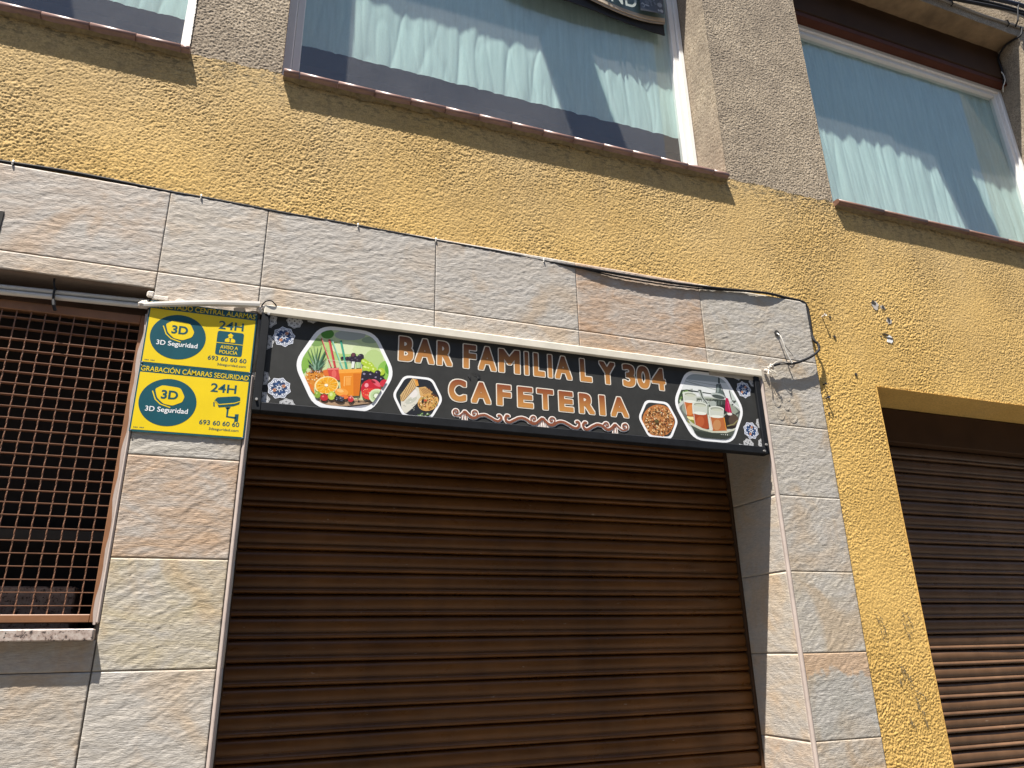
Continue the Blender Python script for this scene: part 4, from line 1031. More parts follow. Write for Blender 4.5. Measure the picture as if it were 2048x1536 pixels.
PIZZA = (
    "3a3a38 p -60,845 1030,955 920,15 -135,-70|c07840 e26 455,390 825,425 420,50|b87c48 e26 455,390 785,420 420,85|d09a60 e6 565,130 565,110 555,130|f0d4a4"
    " e6 450,690 450,675 440,690|dca868 e6 485,330 460,315 475,335|a85c38 e6 725,550 710,540 715,560|484028 e6 355,565 335,555 350,575|5a3824 e6 385,220 38"
    "5,200 370,215|e0b078 e6 415,525 425,515 405,515|e8c088 e6 615,640 600,640 620,655|5a3824 e6 625,345 610,330 620,355|b87840 e6 545,195 515,195 545,210|"
    "a85c38 e6 360,630 370,620 350,625|f4e0bc e6 565,625 570,610 555,620|b87840 e6 720,490 720,470 710,490|d09a60 e6 240,130 240,105 235,130|7a4c2c e6 760,"
    "405 740,395 755,415|e0b078 e6 490,635 470,635 490,650|a85c38 e6 565,680 550,675 560,690|e8c088 e6 300,470 300,445 290,470|a85c38 e6 275,355 260,340 26"
    "5,360|f4e0bc e6 535,535 530,510 525,535|f0d4a4 e6 580,535 565,510 570,540|f4e0bc e6 740,565 725,545 730,570|e8c088 e6 445,245 455,230 430,240|484028 e"
    "6 285,470 270,465 285,475|f0d4a4 e6 430,260 415,250 425,265|7a4c2c e6 155,380 145,375 150,390|484028 e6 545,385 545,365 535,385|484028 e6 720,510 700,"
    "490 715,520|8a4028 e6 235,360 220,335 225,365|7a4c2c e6 610,520 635,510 605,510|dca868 e6 615,660 640,660 610,645|8a4028 e6 580,160 575,150 575,165|e8"
    "c088 e6 170,330 170,320 160,330|d09a60 e6 330,535 345,525 320,525|e0b078 e6 645,205 625,195 640,215|e0b078 e6 235,325 255,320 235,315|b87840 e6 340,63"
    "5 365,625 335,620|7a4c2c e6 230,160 215,145 225,165|f0d4a4 e6 350,500 345,485 340,500|f4e0bc e6 645,300 630,295 640,305|d09a60 e6 545,280 555,270 540,"
    "270|dca868 e6 570,145 540,130 565,155|dca868 e6 730,525 740,510 725,520|f4e0bc e6 420,170 405,160 410,180|d09a60 e6 730,335 725,320 720,335|484028 e6 "
    "685,340 670,325 675,350|b87840 e6 240,350 240,335 225,345|8a4028 e6 365,315 380,315 360,305|5a3824 e6 245,280 240,265 230,280|f0d4a4 e6 565,230 540,22"
    "0 565,235|b87840 e6 635,625 630,605 625,625|f4e0bc e6 580,245 570,240 580,250|b87840 e6 490,600 500,585 480,590|d09a60 e6 725,510 705,490 715,515|8a40"
    "28 e6 180,490 200,485 175,480|484028 e6 530,580 515,550 515,580|7a4c2c e6 265,500 270,485 255,495|b87840 e6 565,345 555,335 550,350|e8c088 e6 280,135 "
    "290,115 270,135|e0b078 e6 525,305 515,295 520,310|e8c088 e6 500,635 515,635 500,625|8a4028 e6 650,255 635,245 645,260|b87840 e6 725,325 735,305 715,32"
    "0|e0b078 e6 495,130 520,125 495,115|d09a60 e6 160,420 155,410 145,420|5a3824 e6 415,295 435,295 410,285|8a4028 e6 510,600 500,585 495,605|7a4c2c e6 39"
    "5,520 380,510 395,530|484028 e6 260,410 250,395 250,415|d09a60 e6 140,350 130,335 130,355|484028 e6 500,570 500,555 485,565|7a4c2c e6 395,290 385,275 "
    "390,295|f0d4a4 e6 180,290 160,275 175,295|484028 e6 620,470 595,455 620,475|a85c38 e6 665,220 645,220 665,230|d09a60 e6 625,625 615,600 615,625|d09a60"
    " e6 485,530 485,515 475,525|b87840 e6 165,425 175,415 155,420|f4e0bc e6 570,355 555,345 565,365|5a3824 e6 365,390 370,380 355,385|a85c38 e6 290,445 31"
    "0,435 280,435|a85c38 e6 240,365 260,365 240,355|f0d4a4 e6 190,410 210,400 185,400|f4e0bc e6 415,410 425,385 405,405|f4e0bc e6 570,370 565,360 560,370|"
    "7a4c2c e6 305,630 320,630 300,620|484028 e6 410,580 415,560 400,575|d09a60 e6 460,440 480,440 455,430|7a4c2c e6 515,175 540,170 510,165|7a4c2c e6 270,"
    "585 265,575 260,595|a85c38 e6 655,245 650,225 640,245|a85c38 e6 685,285 710,275 680,280|e8c088 e6 250,340 255,320 240,335|e8c088 e6 495,660 485,645 49"
    "0,665|8a4028 e6 470,370 485,365 460,360|e8c088 e6 395,645 405,630 385,635|b87840 e6 650,305 635,285 640,310|dca868 e6 335,500 325,490 330,505|dca868 e"
    "6 620,260 615,245 615,260|e0b078 e6 550,685 530,670 545,690|dca868 e6 405,570 400,560 400,575|e0b078 e6 360,320 355,300 350,320|e0b078 e6 655,565 640,"
    "560 650,580|a85c38 e6 305,310 320,300 300,305|d09a60 e6 520,390 515,375 510,390|8a4028 e6 285,315 285,300 275,310|5a3824 e6 420,570 435,570 415,555|dc"
    "a868 e6 410,160 390,150 405,170|7a4c2c e6 365,565 350,555 360,575|dca868 e6 635,460 635,445 620,455|e8c088 e6 630,235 615,220 625,240|484028 e6 440,17"
    "5 420,165 435,190|d09a60 e6 320,400 330,395 310,390|e8c088 e6 315,160 310,140 305,160|7a4c2c e6 340,470 350,465 335,455|e8c088 e6 625,410 610,405 625,"
    "425|484028 e6 655,205 680,200 650,195|8a4028 e6 355,545 345,530 350,550|d09a60 e6 255,150 245,140 245,155|e8c088 e6 390,115 380,100 375,115|f0d4a4 e6 "
    "735,340 710,335 730,355|f0d4a4 e6 335,205 315,195 335,210|7a4c2c e6 345,305 355,305 345,295|f0d4a4 e6 215,480 215,455 205,475|7a4c2c e6 285,235 265,22"
    "0 285,240|d09a60 e6 765,430 775,405 755,420|a85c38 e6 270,550 265,535 255,550|7a4c2c e6 585,240 590,230 580,235|a85c38 e6 550,375 530,355 540,380|7a4c"
    "2c e6 785,450 755,440 780,465|484028 e6 300,360 325,355 295,350|8a4028 e6 355,250 355,240 340,250|dca868 e6 395,600 415,590 385,590|b87840 e6 485,150 "
    "470,130 475,155|e0b078 e6 135,275 110,260 130,285|5a3824 e6 345,370 340,350 335,370|f0d4a4 e6 435,385 425,375 430,395|5a3824 e6 620,420 625,405 610,41"
    "5|8a4028 e6 330,245 350,225 320,235|a85c38 e6 250,295 265,295 250,280|a85c38 e6 215,380 230,380 215,365|e8c088 e6 595,415 575,395 590,420|f0d4a4 e6 65"
    "0,490 650,475 645,490|f4e0bc e6 200,245 185,225 190,255|7a4c2c e6 685,415 700,395 675,410|b87840 e6 495,415 480,415 495,430|7a4c2c e6 685,435 665,420 "
    "675,445|e8c088 e6 440,415 430,400 435,415|a85c38 e6 305,185 290,175 300,195|dca868 e6 780,485 765,480 775,500|7a4c2c e6 505,245 480,230 500,250|8a4028"
    " e6 620,555 625,545 615,555|e0b078 e6 565,225 580,210 550,215|dca868 e6 675,560 670,540 660,560|5a3824 e6 425,115 435,105 415,105|484028 e6 280,550 26"
    "0,525 275,555|7a4c2c e6 360,230 375,215 350,225|e0b078 e6 315,530 295,515 310,540|e0b078 e6 355,465 350,445 345,465|7a4c2c e6 410,415 400,410 405,425|"
    "b87840 e6 465,345 445,330 455,355|a85c38 e6 555,600 530,580 545,610|a85c38 e6 580,360 555,345 575,370|f0d4a4 e6 705,600 715,580 695,590|e0b078 e6 330,"
    "435 345,420 325,425|7a4c2c e6 645,605 640,585 635,605|f0d4a4 e6 250,580 235,565 240,590|8a4028 e6 455,535 470,535 455,525|f0d4a4 e6 200,180 190,165 19"
    "0,185|a85c38 e6 585,315 595,310 575,300|8a4028 e6 380,355 395,340 370,345|7a4c2c e6 475,650 480,630 465,645|5a3824 e6 595,315 610,300 585,305|f4e0bc e"
    "6 765,485 745,475 760,490|f0d4a4 e6 485,145 485,125 475,145|f0d4a4 e6 255,375 240,350 245,375|5a3824 e6 325,515 320,490 315,515|5a3824 e6 200,365 180,"
    "355 195,375|e0b078 e6 570,420 550,405 560,425|d09a60 e6 510,360 530,350 505,345|dca868 e6 215,410 215,400 210,410|b87840 e6 670,495 660,480 660,500|dc"
    "a868 e6 460,410 435,395 455,420|e8c088 e6 615,465 625,450 610,460|8a4028 e6 140,365 155,360 135,355|e8c088 e6 675,520 660,505 665,525|f0d4a4 e6 165,36"
    "0 145,350 160,370|8a4028 e6 595,220 605,215 585,210|8a4028 e6 320,425 330,415 310,415|5a3824 e6 635,445 615,430 625,450|b87840 e6 670,660 655,635 655,"
    "665|f4e0bc e6 400,225 400,215 385,225|e8c088 e6 295,180 295,160 280,180|f0d4a4 e6 455,585 480,580 450,575|dca868 e6 230,535 235,530 220,530|d09a60 e6 "
    "250,390 240,380 240,395|f4e0bc e6 530,555 550,555 525,540|dca868 e6 435,615 455,615 435,605|5a3824 e6 620,250 620,235 610,250|a85c38 e6 525,390 505,38"
    "0 520,400|5a3824 e6 560,145 535,140 560,160|484028 e6 660,575 660,550 650,575|f0d4a4 e6 270,610 265,600 255,615|8a4028 e6 615,420 635,415 610,410|b878"
    "40 e6 580,510 580,495 570,510|f4e0bc e6 690,330 715,320 685,325|b87840 e6 140,400 130,390 135,410|f4e0bc e6 365,420 360,395 355,420|8a4028 e6 545,535 "
    "570,525 535,525|e0b078 e6 640,615 625,610 640,625|dca868 e6 420,225 425,210 410,220|e8c088 e6 560,205 580,190 555,200|7a4c2c e6 635,665 645,655 630,66"
    "0|7a4c2c e6 635,265 660,260 630,250|d09a60 e6 325,400 305,395 325,415|a85c38 e6 210,190 230,190 205,180|f0d4a4 e6 180,185 180,170 170,180|a85c38 e6 74"
    "5,305 725,285 740,310|d09a60 e6 530,365 530,350 515,360|f0d4a4 e6 400,275 400,250 385,275|5a3824 e6 325,260 340,260 325,250|b87840 e6 220,285 230,280 "
    "215,280|7a4c2c e6 240,520 225,515 235,530|484028 e6 405,605 385,585 400,610|dca868 e6 455,615 430,605 450,625|d09a60 e6 415,220 415,200 405,220|a85c38"
    " e6 545,385 525,375 540,395|8a4028 e6 635,345 650,340 630,330|dca868 e6 530,345 550,345 525,335|e8c088 e6 500,585 485,565 490,590|a85c38 e6 490,640 50"
    "5,625 480,630|e0b078 e6 745,505 770,495 740,490|f4e0bc e6 665,480 680,460 655,475|f4e0bc e6 680,275 655,255 670,280|f0d4a4 e6 490,125 500,115 480,110|"
    "e8c088 e6 335,175 355,160 330,165|b87840 e6 330,405 355,395 320,400|8a4028 e6 540,325 555,300 535,320|8a4028 e6 480,575 485,560 470,570|e8c088 e6 360,"
    "550 335,540 360,560|f0d4a4 e6 670,525 665,505 660,530|b87840 e6 340,330 335,315 330,330|dca868 e6 420,660 410,655 420,670|5a3824 e6 680,550 670,535 66"
    "5,555|a85c38 e6 325,375 350,375 320,365|f4e0bc e6 400,435 410,430 395,430|e8c088 e6 495,205 475,185 485,215|e0b078 e6 565,365 560,340 555,365|dca868 e"
    "6 225,375 200,355 215,385|7a4c2c e6 490,410 510,395 485,400|dca868 e6 200,180 220,175 195,170|dca868 e6 510,540 520,525 500,535|f4e0bc e6 305,310 285,"
    "300 305,320|f0d4a4 e6 470,315 470,295 455,310|d09a60 e6 625,225 630,200 615,225|8a4028 e6 660,645 645,635 655,655|7a4c2c e6 470,635 465,620 455,640|e8"
    "c088 e6 245,570 220,570 245,585|e0b078 e6 315,155 330,155 315,140|7a4c2c e6 690,275 705,260 680,265|5a5030 e7 405,370 460,375 405,330|786838 e6 390,38"
    "5 410,390 390,370")
TEA = (
    "dfe2e0 p -5,1565 2475,1855 2155,-15 -195,-190|a8b0b0 p 245,1520 1435,1560 1435,1370 250,1340|9aa29c l15.7/15.7 325,1305 1065,1185|9aa29c l10.5/10.5 40"
    "5,1325 1105,1285|3c4a34 p 185,1095 485,1150 465,985 60,760|3c5c2c e6 370,1065 400,1040 350,1045|3c5c2c e6 385,865 365,825 365,870|9cb87c e6 370,900 39"
    "5,870 350,885|3c5c2c e6 400,930 370,895 385,940|c4d8b0 e6 290,980 250,960 280,1000|6c8c4c e6 180,925 150,895 165,940|6c8c4c e6 120,1080 155,1060 105,1"
    "060|6c8c4c e6 140,1020 145,985 115,1015|3c5c2c e6 295,1065 340,1060 290,1045|c4d8b0 e6 335,895 380,890 330,875|9cb87c e6 350,1085 310,1070 350,1105|c4"
    "d8b0 e6 375,1045 345,1015 360,1060|6c8c4c e6 400,1000 355,985 395,1020|6c8c4c e6 410,1070 445,1050 395,1055|c4d8b0 e6 385,940 420,920 370,920|c4d8b0 e"
    "6 160,855 160,815 135,850|c4d8b0 e6 155,1075 115,1060 155,1095|6c8c4c e6 370,960 345,925 355,970|c4d8b0 e6 435,1055 395,1040 430,1075|3c5c2c e6 165,10"
    "40 210,1040 160,1020|c4d8b0 e6 250,1035 240,995 225,1035|3c5c2c e6 430,1110 460,1085 410,1095|6c8c4c e6 320,1085 275,1075 320,1105|6c8c4c e6 415,1015 "
    "405,975 390,1015|c4d8b0 e6 265,1045 300,1030 250,1025|c4d8b0 e6 140,1035 110,1000 120,1045|3a403c l44.5/18.3 365,1110 610,1105 945,1090|e8ece8 l10.5/1"
    "0.5 330,1130 920,1105|c8ccc4 e26 860,650 1690,625 750,270|70746c e26 870,640 1640,615 775,305|98a090 e26 855,720 1530,700 775,440|3c4038 e6 585,930 60"
    "5,930 580,900|f0f2ec e6 605,905 615,905 600,890|3c4038 e6 630,930 650,930 625,900|f0f2ec e6 645,905 660,910 645,890|3c4038 e6 675,935 690,935 670,900|"
    "f0f2ec e6 690,910 705,910 690,890|3c4038 e6 720,935 735,935 715,905|f0f2ec e6 735,910 750,910 735,895|3c4038 e6 765,935 780,940 760,905|f0f2ec e6 780,"
    "915 795,915 780,895|3c4038 e6 805,940 825,940 805,910|f0f2ec e6 825,915 840,915 820,900|3c4038 e6 850,940 870,945 845,910|f0f2ec e6 870,915 880,920 86"
    "5,900|3c4038 e6 895,945 915,945 890,910|f0f2ec e6 915,920 925,920 910,905|3c4038 e6 940,945 960,945 935,915|f0f2ec e6 960,920 970,925 955,905|d8d8c8 p"
    " 780,620 855,615 850,295 775,290|2c2420 e14 1325,535 1530,550 1300,360|544438 e14 1395,560 1520,575 1380,435|8c8458 l26.1/26.1 1220,420 1385,470 1505,"
    "570|ece4a8 e14 380,515 485,490 360,470|8a8c3c e14 370,435 470,430 360,390|c4ccc4 p 1415,1225 1740,875 1630,795 1390,960|5c645c l35.3/35.3 1420,985 151"
    "0,970|4a4e4a l24.4/24.4 1385,1210 1410,1010|4a4e4a l29.9/29.9 1405,890 1515,995|4a4e4a l29.9/29.9 1470,695 1600,770|eef0ec l19.0/19.0 1415,940 1620,81"
    "5|5a6662 p 1080,1320 1175,1325 1195,1200 1255,1135 1255,1040 1005,1060 1045,1160|8c9894 e8 1105,1215 1135,1215 1085,1120|303834 p 1150,1495 1180,1490 "
    "1170,1340 1125,1335|2c3430 e8 1160,1425 1180,1425 1155,1385|aeb6b0 e14 1085,1070 1255,1055 1070,1020|4a524e e14 1090,1040 1240,1025 1075,1000|3c443c p"
    " 830,835 955,975 1250,990 1290,900 1245,690 835,675|a8b0a8 e9 940,870 1035,875 930,800|707a72 l16.3/16.3 1030,945 1015,850|707a72 l16.2/16.2 1095,955 "
    "1075,860|707a72 l16.2/16.2 1160,950 1145,865|282e2a e14 1165,775 1270,785 1150,665|b8c0b8 l89.6/54.3 655,1130 715,940 830,835|4a4e46 l34.0/23.6 665,11"
    "30 695,985 795,855|50544c e8 645,1135 685,1135 640,1120|b01c48 p 1270,1040 1330,1025 1380,725 1325,695 1215,755|d84878 l21.7/21.7 1310,950 1330,730|e8"
    "e0d8 e8 1320,685 1385,690 1320,655|1c1c1c l12.7/12.7 1175,1340 1270,1040|c8ccc0 p 230,1005 560,1040 535,875 225,845|d8dcd0 e16 395,1025 560,1025 385,9"
    "70|9ca090 e14 405,1015 540,1015 395,975|c4c8b4 e12 410,1000 520,1000 400,970|c0682c p 235,845 535,875 440,570 275,550|c0682c e12 355,560 440,560 355,5"
    "45|d88848 e10 370,685 460,690 345,565|e4e6da e14 385,865 525,870 380,835|f0f0e8 l9.2/9.2 240,1005 250,845 275,575|c8ccc0 p 425,805 795,840 765,645 415"
    ",610|d8dcd0 e16 610,825 790,825 595,765|9ca090 e14 615,815 765,815 605,770|c4c8b4 e12 620,800 750,800 615,770|a44824 p 420,610 760,645 770,345 445,320"
    "|a44824 e12 605,335 765,335 600,305|b85c34 e10 575,455 675,460 550,335|e4e6da e14 595,635 750,635 585,600|f0f0e8 l9.2/9.2 435,805 440,615 450,340|c8cc"
    "c0 p 815,750 1190,790 1160,610 805,580|d8dcd0 e16 1005,770 1190,770 990,710|9ca090 e14 1010,760 1165,760 1000,715|c4c8b4 e12 1015,745 1145,745 1005,71"
    "5|b46838 p 815,580 1160,610 1190,315 850,285|b46838 e12 1020,300 1190,305 1015,270|c08858 e10 970,420 1070,425 945,300|e4e6da e14 990,600 1150,605 980"
    ",570|f0f0e8 l9.1/9.1 825,755 830,580 855,310|d89030 l19.0/19.0 1165,600 1185,325|c8c8b4 p 290,485 395,405 610,320 860,280 1190,315 1455,405 1445,360 1"
    "170,265 830,245 555,285 340,365|50564c p 340,365 555,285 830,245 1170,265 1445,360 1375,145 505,80|20241e e6 785,205 805,205 785,175|e8eae0 e6 805,200"
    " 815,200 800,180|20241e e6 830,210 845,210 825,180|e8eae0 e6 845,200 860,200 845,185|20241e e6 875,215 890,215 870,185|e8eae0 e6 890,205 900,205 890,1"
    "90|20241e e6 915,220 930,220 915,190|e8eae0 e6 935,210 945,210 930,190|20241e e6 960,220 975,220 955,195|e8eae0 e6 975,210 990,215 975,195|20241e e6 1"
    "000,225 1020,225 1000,195|e8eae0 e6 1020,215 1030,215 1015,200|20241e e6 1045,225 1060,225 1040,200|e8eae0 e6 1060,220 1075,220 1060,205|20241e e6 109"
    "0,230 1105,230 1085,200|e8eae0 e6 1105,220 1115,225 1105,205|20241e e6 1130,230 1145,230 1130,200|e8eae0 e6 1150,225 1160,225 1145,210|20241e e6 1175,"
    "230 1190,235 1170,205|e8eae0 e6 1195,230 1205,230 1190,215|383c34 p 390,260 1370,205 1335,145 505,90")
SCROLL = (
    "fff4ea l61.4/61.4 150,175 155,165 165,165 180,165 190,175 195,190 190,205 180,220 160,225 140,225 120,205 105,185 110,155 125,130 150,115 205,110 270,"
    "160 310,215|fff4ea l61.4/61.4 510,180 505,170 495,165 480,165 470,175 465,190 465,205 480,225 500,235 520,235 545,225 555,200 555,170 540,140 510,120 "
    "455,115 390,160 335,215|fff4ea l51.2/51.2 295,205 290,195 285,185 270,165 255,135 245,115 240,105 235,95|fff4ea l51.2/51.2 310,205 310,195 310,175 305"
    ",150 300,110 295,80 290,60 290,50|fff4ea l51.4/51.4 330,205 330,200 335,180 340,150 345,115 345,85 350,65 350,55|fff4ea l65.2/65.2 1630,175 1635,170 1"
    "645,165 1660,170 1670,180 1675,195 1675,210 1665,225 1645,235 1620,230 1595,210 1585,185 1585,155 1600,130 1630,115 1685,115 1760,165 1805,220|fff4ea "
    "l66.8/66.8 2015,185 2010,175 2000,170 1985,170 1975,180 1965,195 1970,210 1985,230 2005,240 2035,240 2055,230 2070,205 2065,175 2045,145 2015,120 1955"
    ",115 1885,160 1830,220|fff4ea l47.0/47.0 1775,210 1770,205 1765,195 1760,180 1750,160 1740,140 1730,120 1720,95 1710,75 1705,55 1700,40 1695,35|fff4ea"
    " l48.3/48.3 1795,210 1795,205 1790,195 1785,185 1780,165 1775,145 1770,125 1765,100 1760,75 1760,60 1755,45 1755,40|fff4ea l47.1/47.1 1815,210 1815,20"
    "5 1815,200 1815,185 1815,165 1810,150 1810,130 1810,105 1810,80 1810,65 1810,50 1810,45|fff4ea l47.0/47.0 1835,215 1835,210 1835,200 1840,185 1845,170"
    " 1850,150 1850,130 1855,110 1860,85 1860,70 1860,55 1865,50|fff4ea l48.3/48.3 1855,215 1855,210 1860,200 1870,190 1880,175 1890,155 1895,135 1905,115 "
    "1915,90 1920,75 1920,60 1925,55|fff4ea l70.4/70.4 3130,185 3135,175 3145,175 3155,175 3170,185 3180,200 3175,220 3165,235 3145,245 3115,240 3090,220 3"
    "075,195 3075,165 3090,140 3120,125 3185,120 3265,170 3315,230|fff4ea l72.4/72.4 3540,190 3535,185 3525,180 3510,180 3495,185 3490,200 3495,220 3510,24"
    "0 3535,250 3560,255 3585,240 3600,215 3595,180 3575,150 3540,130 3475,120 3400,170 3340,230|fff4ea l58.7/58.7 3295,220 3290,210 3280,195 3265,175 3245"
    ",145 3230,125 3220,110 3215,105|fff4ea l58.7/58.7 3315,220 3315,210 3310,190 3300,155 3290,115 3285,85 3280,65 3280,55|fff4ea l60.3/60.3 3335,220 3335"
    ",210 3340,190 3340,160 3345,120 3345,90 3350,70 3350,60|fff4ea l78.5/78.5 330,195 340,190 350,180 365,160 390,140 415,120 435,105 455,100 480,95 500,1"
    "00 520,105 540,120 560,135 585,150 610,160 635,165 660,170 685,175 710,170 735,165 760,150 785,140 810,130 840,115 865,100 885,90 910,85 930,80 945,80"
    " 960,85 975,95 990,110 1000,125 1010,140 1010,155 1005,165 995,180 985,185 980,190 970,190 965,190 955,185 955,185 950,185|fff4ea l85.4/85.4 1795,200 "
    "1790,195 1775,180 1750,160 1720,130 1690,110 1665,95 1640,90 1620,90 1600,100 1575,110 1555,120 1535,140 1515,155 1490,165 1465,175 1435,180 1410,185 "
    "1380,180 1355,175 1325,165 1300,150 1275,135 1245,120 1220,105 1195,90 1175,80 1155,80 1140,80 1125,85 1115,90 1100,105 1090,120 1085,135 1085,150 109"
    "0,165 1100,180 1105,195 1115,200 1125,200 1135,200 1145,195 1150,195 1150,195|fff4ea l85.4/85.4 1830,200 1840,195 1855,180 1875,160 1905,135 1930,115 "
    "1955,100 1980,95 2005,95 2025,105 2045,110 2065,125 2085,140 2105,155 2130,165 2155,175 2185,180 2210,180 2240,175 2265,170 2290,160 2320,145 2345,135"
    " 2375,120 2400,105 2425,95 2450,85 2475,80 2495,80 2515,85 2530,95 2545,110 2555,135 2565,150 2565,170 2565,185 2555,195 2545,205 2535,210 2530,210 25"
    "20,205 2510,205 2505,205 2505,200|fff4ea l90.0/90.0 3310,210 3305,205 3290,190 3270,170 3240,140 3215,125 3195,110 3170,105 3155,110 3135,115 3115,125"
    " 3095,140 3080,155 3060,170 3035,180 3010,185 2980,190 2950,190 2925,185 2895,170 2865,155 2835,140 2815,125 2790,110 2770,95 2750,85 2735,75 2715,75 "
    "2700,75 2685,80 2670,90 2660,100 2650,115 2645,135 2640,150 2645,170 2660,185 2670,200 2680,205 2690,210 2695,205 2705,205 2710,205 2710,205|8a5038 l2"
    "7.3/22.2 150,175 155,165 165,165 180,165 190,175 195,190 190,205 180,220 160,225 140,225 120,205 105,185 110,155 125,130 150,115 205,110 270,160 310,2"
    "15|8a5038 l27.3/22.2 510,180 505,170 495,165 480,165 470,175 465,190 465,205 480,225 500,235 520,235 545,225 555,200 555,170 540,140 510,120 455,115 3"
    "90,160 335,215|8a5038 l17.1/11.9 295,205 290,195 285,185 270,165 255,135 245,115 240,105 235,95|8a5038 l17.1/11.9 310,205 310,195 310,175 305,150 300,"
    "110 295,80 290,60 290,50|8a5038 l17.1/12.0 330,205 330,200 335,180 340,150 345,115 345,85 350,65 350,55|8a5038 l29.0/23.5 1630,175 1635,170 1645,165 1"
    "660,170 1670,180 1675,195 1675,210 1665,225 1645,235 1620,230 1595,210 1585,185 1585,155 1600,130 1630,115 1685,115 1760,165 1805,220|8a5038 l29.7/24."
    "1 2015,185 2010,175 2000,170 1985,170 1975,180 1965,195 1970,210 1985,230 2005,240 2035,240 2055,230 2070,205 2065,175 2045,145 2015,120 1955,115 1885"
    ",160 1830,220|8a5038 l10.8/5.4 1775,210 1770,205 1765,195 1760,180 1750,160 1740,140 1730,120 1720,95 1710,75 1705,55 1700,40 1695,35|8a5038 l11.1/5.6"
    " 1795,210 1795,205 1790,195 1785,185 1780,165 1775,145 1770,125 1765,100 1760,75 1760,60 1755,45 1755,40|8a5038 l10.9/5.4 1815,210 1815,205 1815,200 1"
    "815,185 1815,165 1810,150 1810,130 1810,105 1810,80 1810,65 1810,50 1810,45|8a5038 l10.8/5.4 1835,215 1835,210 1835,200 1840,185 1845,170 1850,150 185"
    "0,130 1855,110 1860,85 1860,70 1860,55 1865,50|8a5038 l11.1/5.6 1855,215 1855,210 1860,200 1870,190 1880,175 1890,155 1895,135 1905,115 1915,90 1920,7"
    "5 1920,60 1925,55|8a5038 l31.3/25.4 3130,185 3135,175 3145,175 3155,175 3170,185 3180,200 3175,220 3165,235 3145,245 3115,240 3090,220 3075,195 3075,1"
    "65 3090,140 3120,125 3185,120 3265,170 3315,230|8a5038 l32.2/26.1 3540,190 3535,185 3525,180 3510,180 3495,185 3490,200 3495,220 3510,240 3535,250 356"
    "0,255 3585,240 3600,215 3595,180 3575,150 3540,130 3475,120 3400,170 3340,230|8a5038 l19.6/13.7 3295,220 3290,210 3280,195 3265,175 3245,145 3230,125 "
    "3220,110 3215,105|8a5038 l19.6/13.7 3315,220 3315,210 3310,190 3300,155 3290,115 3285,85 3280,65 3280,55|8a5038 l20.1/14.1 3335,220 3335,210 3340,190 "
    "3340,160 3345,120 3345,90 3350,70 3350,60|8a5038 l44.4/39.3 330,195 340,190 350,180 365,160 390,140 415,120 435,105 455,100 480,95 500,100 520,105 540"
    ",120 560,135 585,150 610,160 635,165 660,170 685,175 710,170 735,165 760,150 785,140 810,130 840,115 865,100 885,90 910,85 930,80 945,80 960,85 975,95"
    " 990,110 1000,125 1010,140 1010,155 1005,165 995,180 985,185 980,190 970,190 965,190 955,185 955,185 950,185|8a5038 l48.3/42.7 1795,200 1790,195 1775,"
    "180 1750,160 1720,130 1690,110 1665,95 1640,90 1620,90 1600,100 1575,110 1555,120 1535,140 1515,155 1490,165 1465,175 1435,180 1410,185 1380,180 1355,"
    "175 1325,165 1300,150 1275,135 1245,120 1220,105 1195,90 1175,80 1155,80 1140,80 1125,85 1115,90 1100,105 1090,120 1085,135 1085,150 1090,165 1100,180"
    " 1105,195 1115,200 1125,200 1135,200 1145,195 1150,195 1150,195|8a5038 l48.3/42.7 1830,200 1840,195 1855,180 1875,160 1905,135 1930,115 1955,100 1980,"
    "95 2005,95 2025,105 2045,110 2065,125 2085,140 2105,155 2130,165 2155,175 2185,180 2210,180 2240,175 2265,170 2290,160 2320,145 2345,135 2375,120 2400"
    ",105 2425,95 2450,85 2475,80 2495,80 2515,85 2530,95 2545,110 2555,135 2565,150 2565,170 2565,185 2555,195 2545,205 2535,210 2530,210 2520,205 2510,20"
    "5 2505,205 2505,200|8a5038 l50.8/45.0 3310,210 3305,205 3290,190 3270,170 3240,140 3215,125 3195,110 3170,105 3155,110 3135,115 3115,125 3095,140 3080"
    ",155 3060,170 3035,180 3010,185 2980,190 2950,190 2925,185 2895,170 2865,155 2835,140 2815,125 2790,110 2770,95 2750,85 2735,75 2715,75 2700,75 2685,8"
    "0 2670,90 2660,100 2650,115 2645,135 2640,150 2645,170 2660,185 2670,200 2680,205 2690,210 2695,205 2705,205 2710,205 2710,205")

picture("printed_picture", hexagon(.2885, 2.516, .172, .1505, .094, .26), hexagon(.2895, 2.5165, .157, .1375, .086, .26), decode(FRUIT, (.12, 2.36)), "hexagonal print of fruit and juice glasses")
picture("printed_picture", hexagon(.543, 2.4385, .091, .0765, .051, .22), hexagon(.543, 2.4385, .0815, .0685, .0455, .22), decode(WRAP, (.45, 2.36)), "hexagonal print of grilled wraps")
picture("printed_picture", hexagon(1.511, 2.443, .091, .0775, .051, .22), hexagon(1.511, 2.443, .0805, .0680, .0445, .22), decode(PIZZA, (1.42, 2.36)), "hexagonal print of a pizza")
picture("printed_picture", hexagon(1.7590, 2.5215, .173, .1500, .094, .26), hexagon(1.7590, 2.5215, .159, .1365, .086, .26), decode(TEA, (1.59, 2.36)), "hexagonal print of tea glasses and a teapot")
pr = Print(SY - .0006)
play(pr, [(c, k, p) for c, k, p in decode(SCROLL, (.65, 2.36))])
o = pr.build("scroll_ornament", sign)

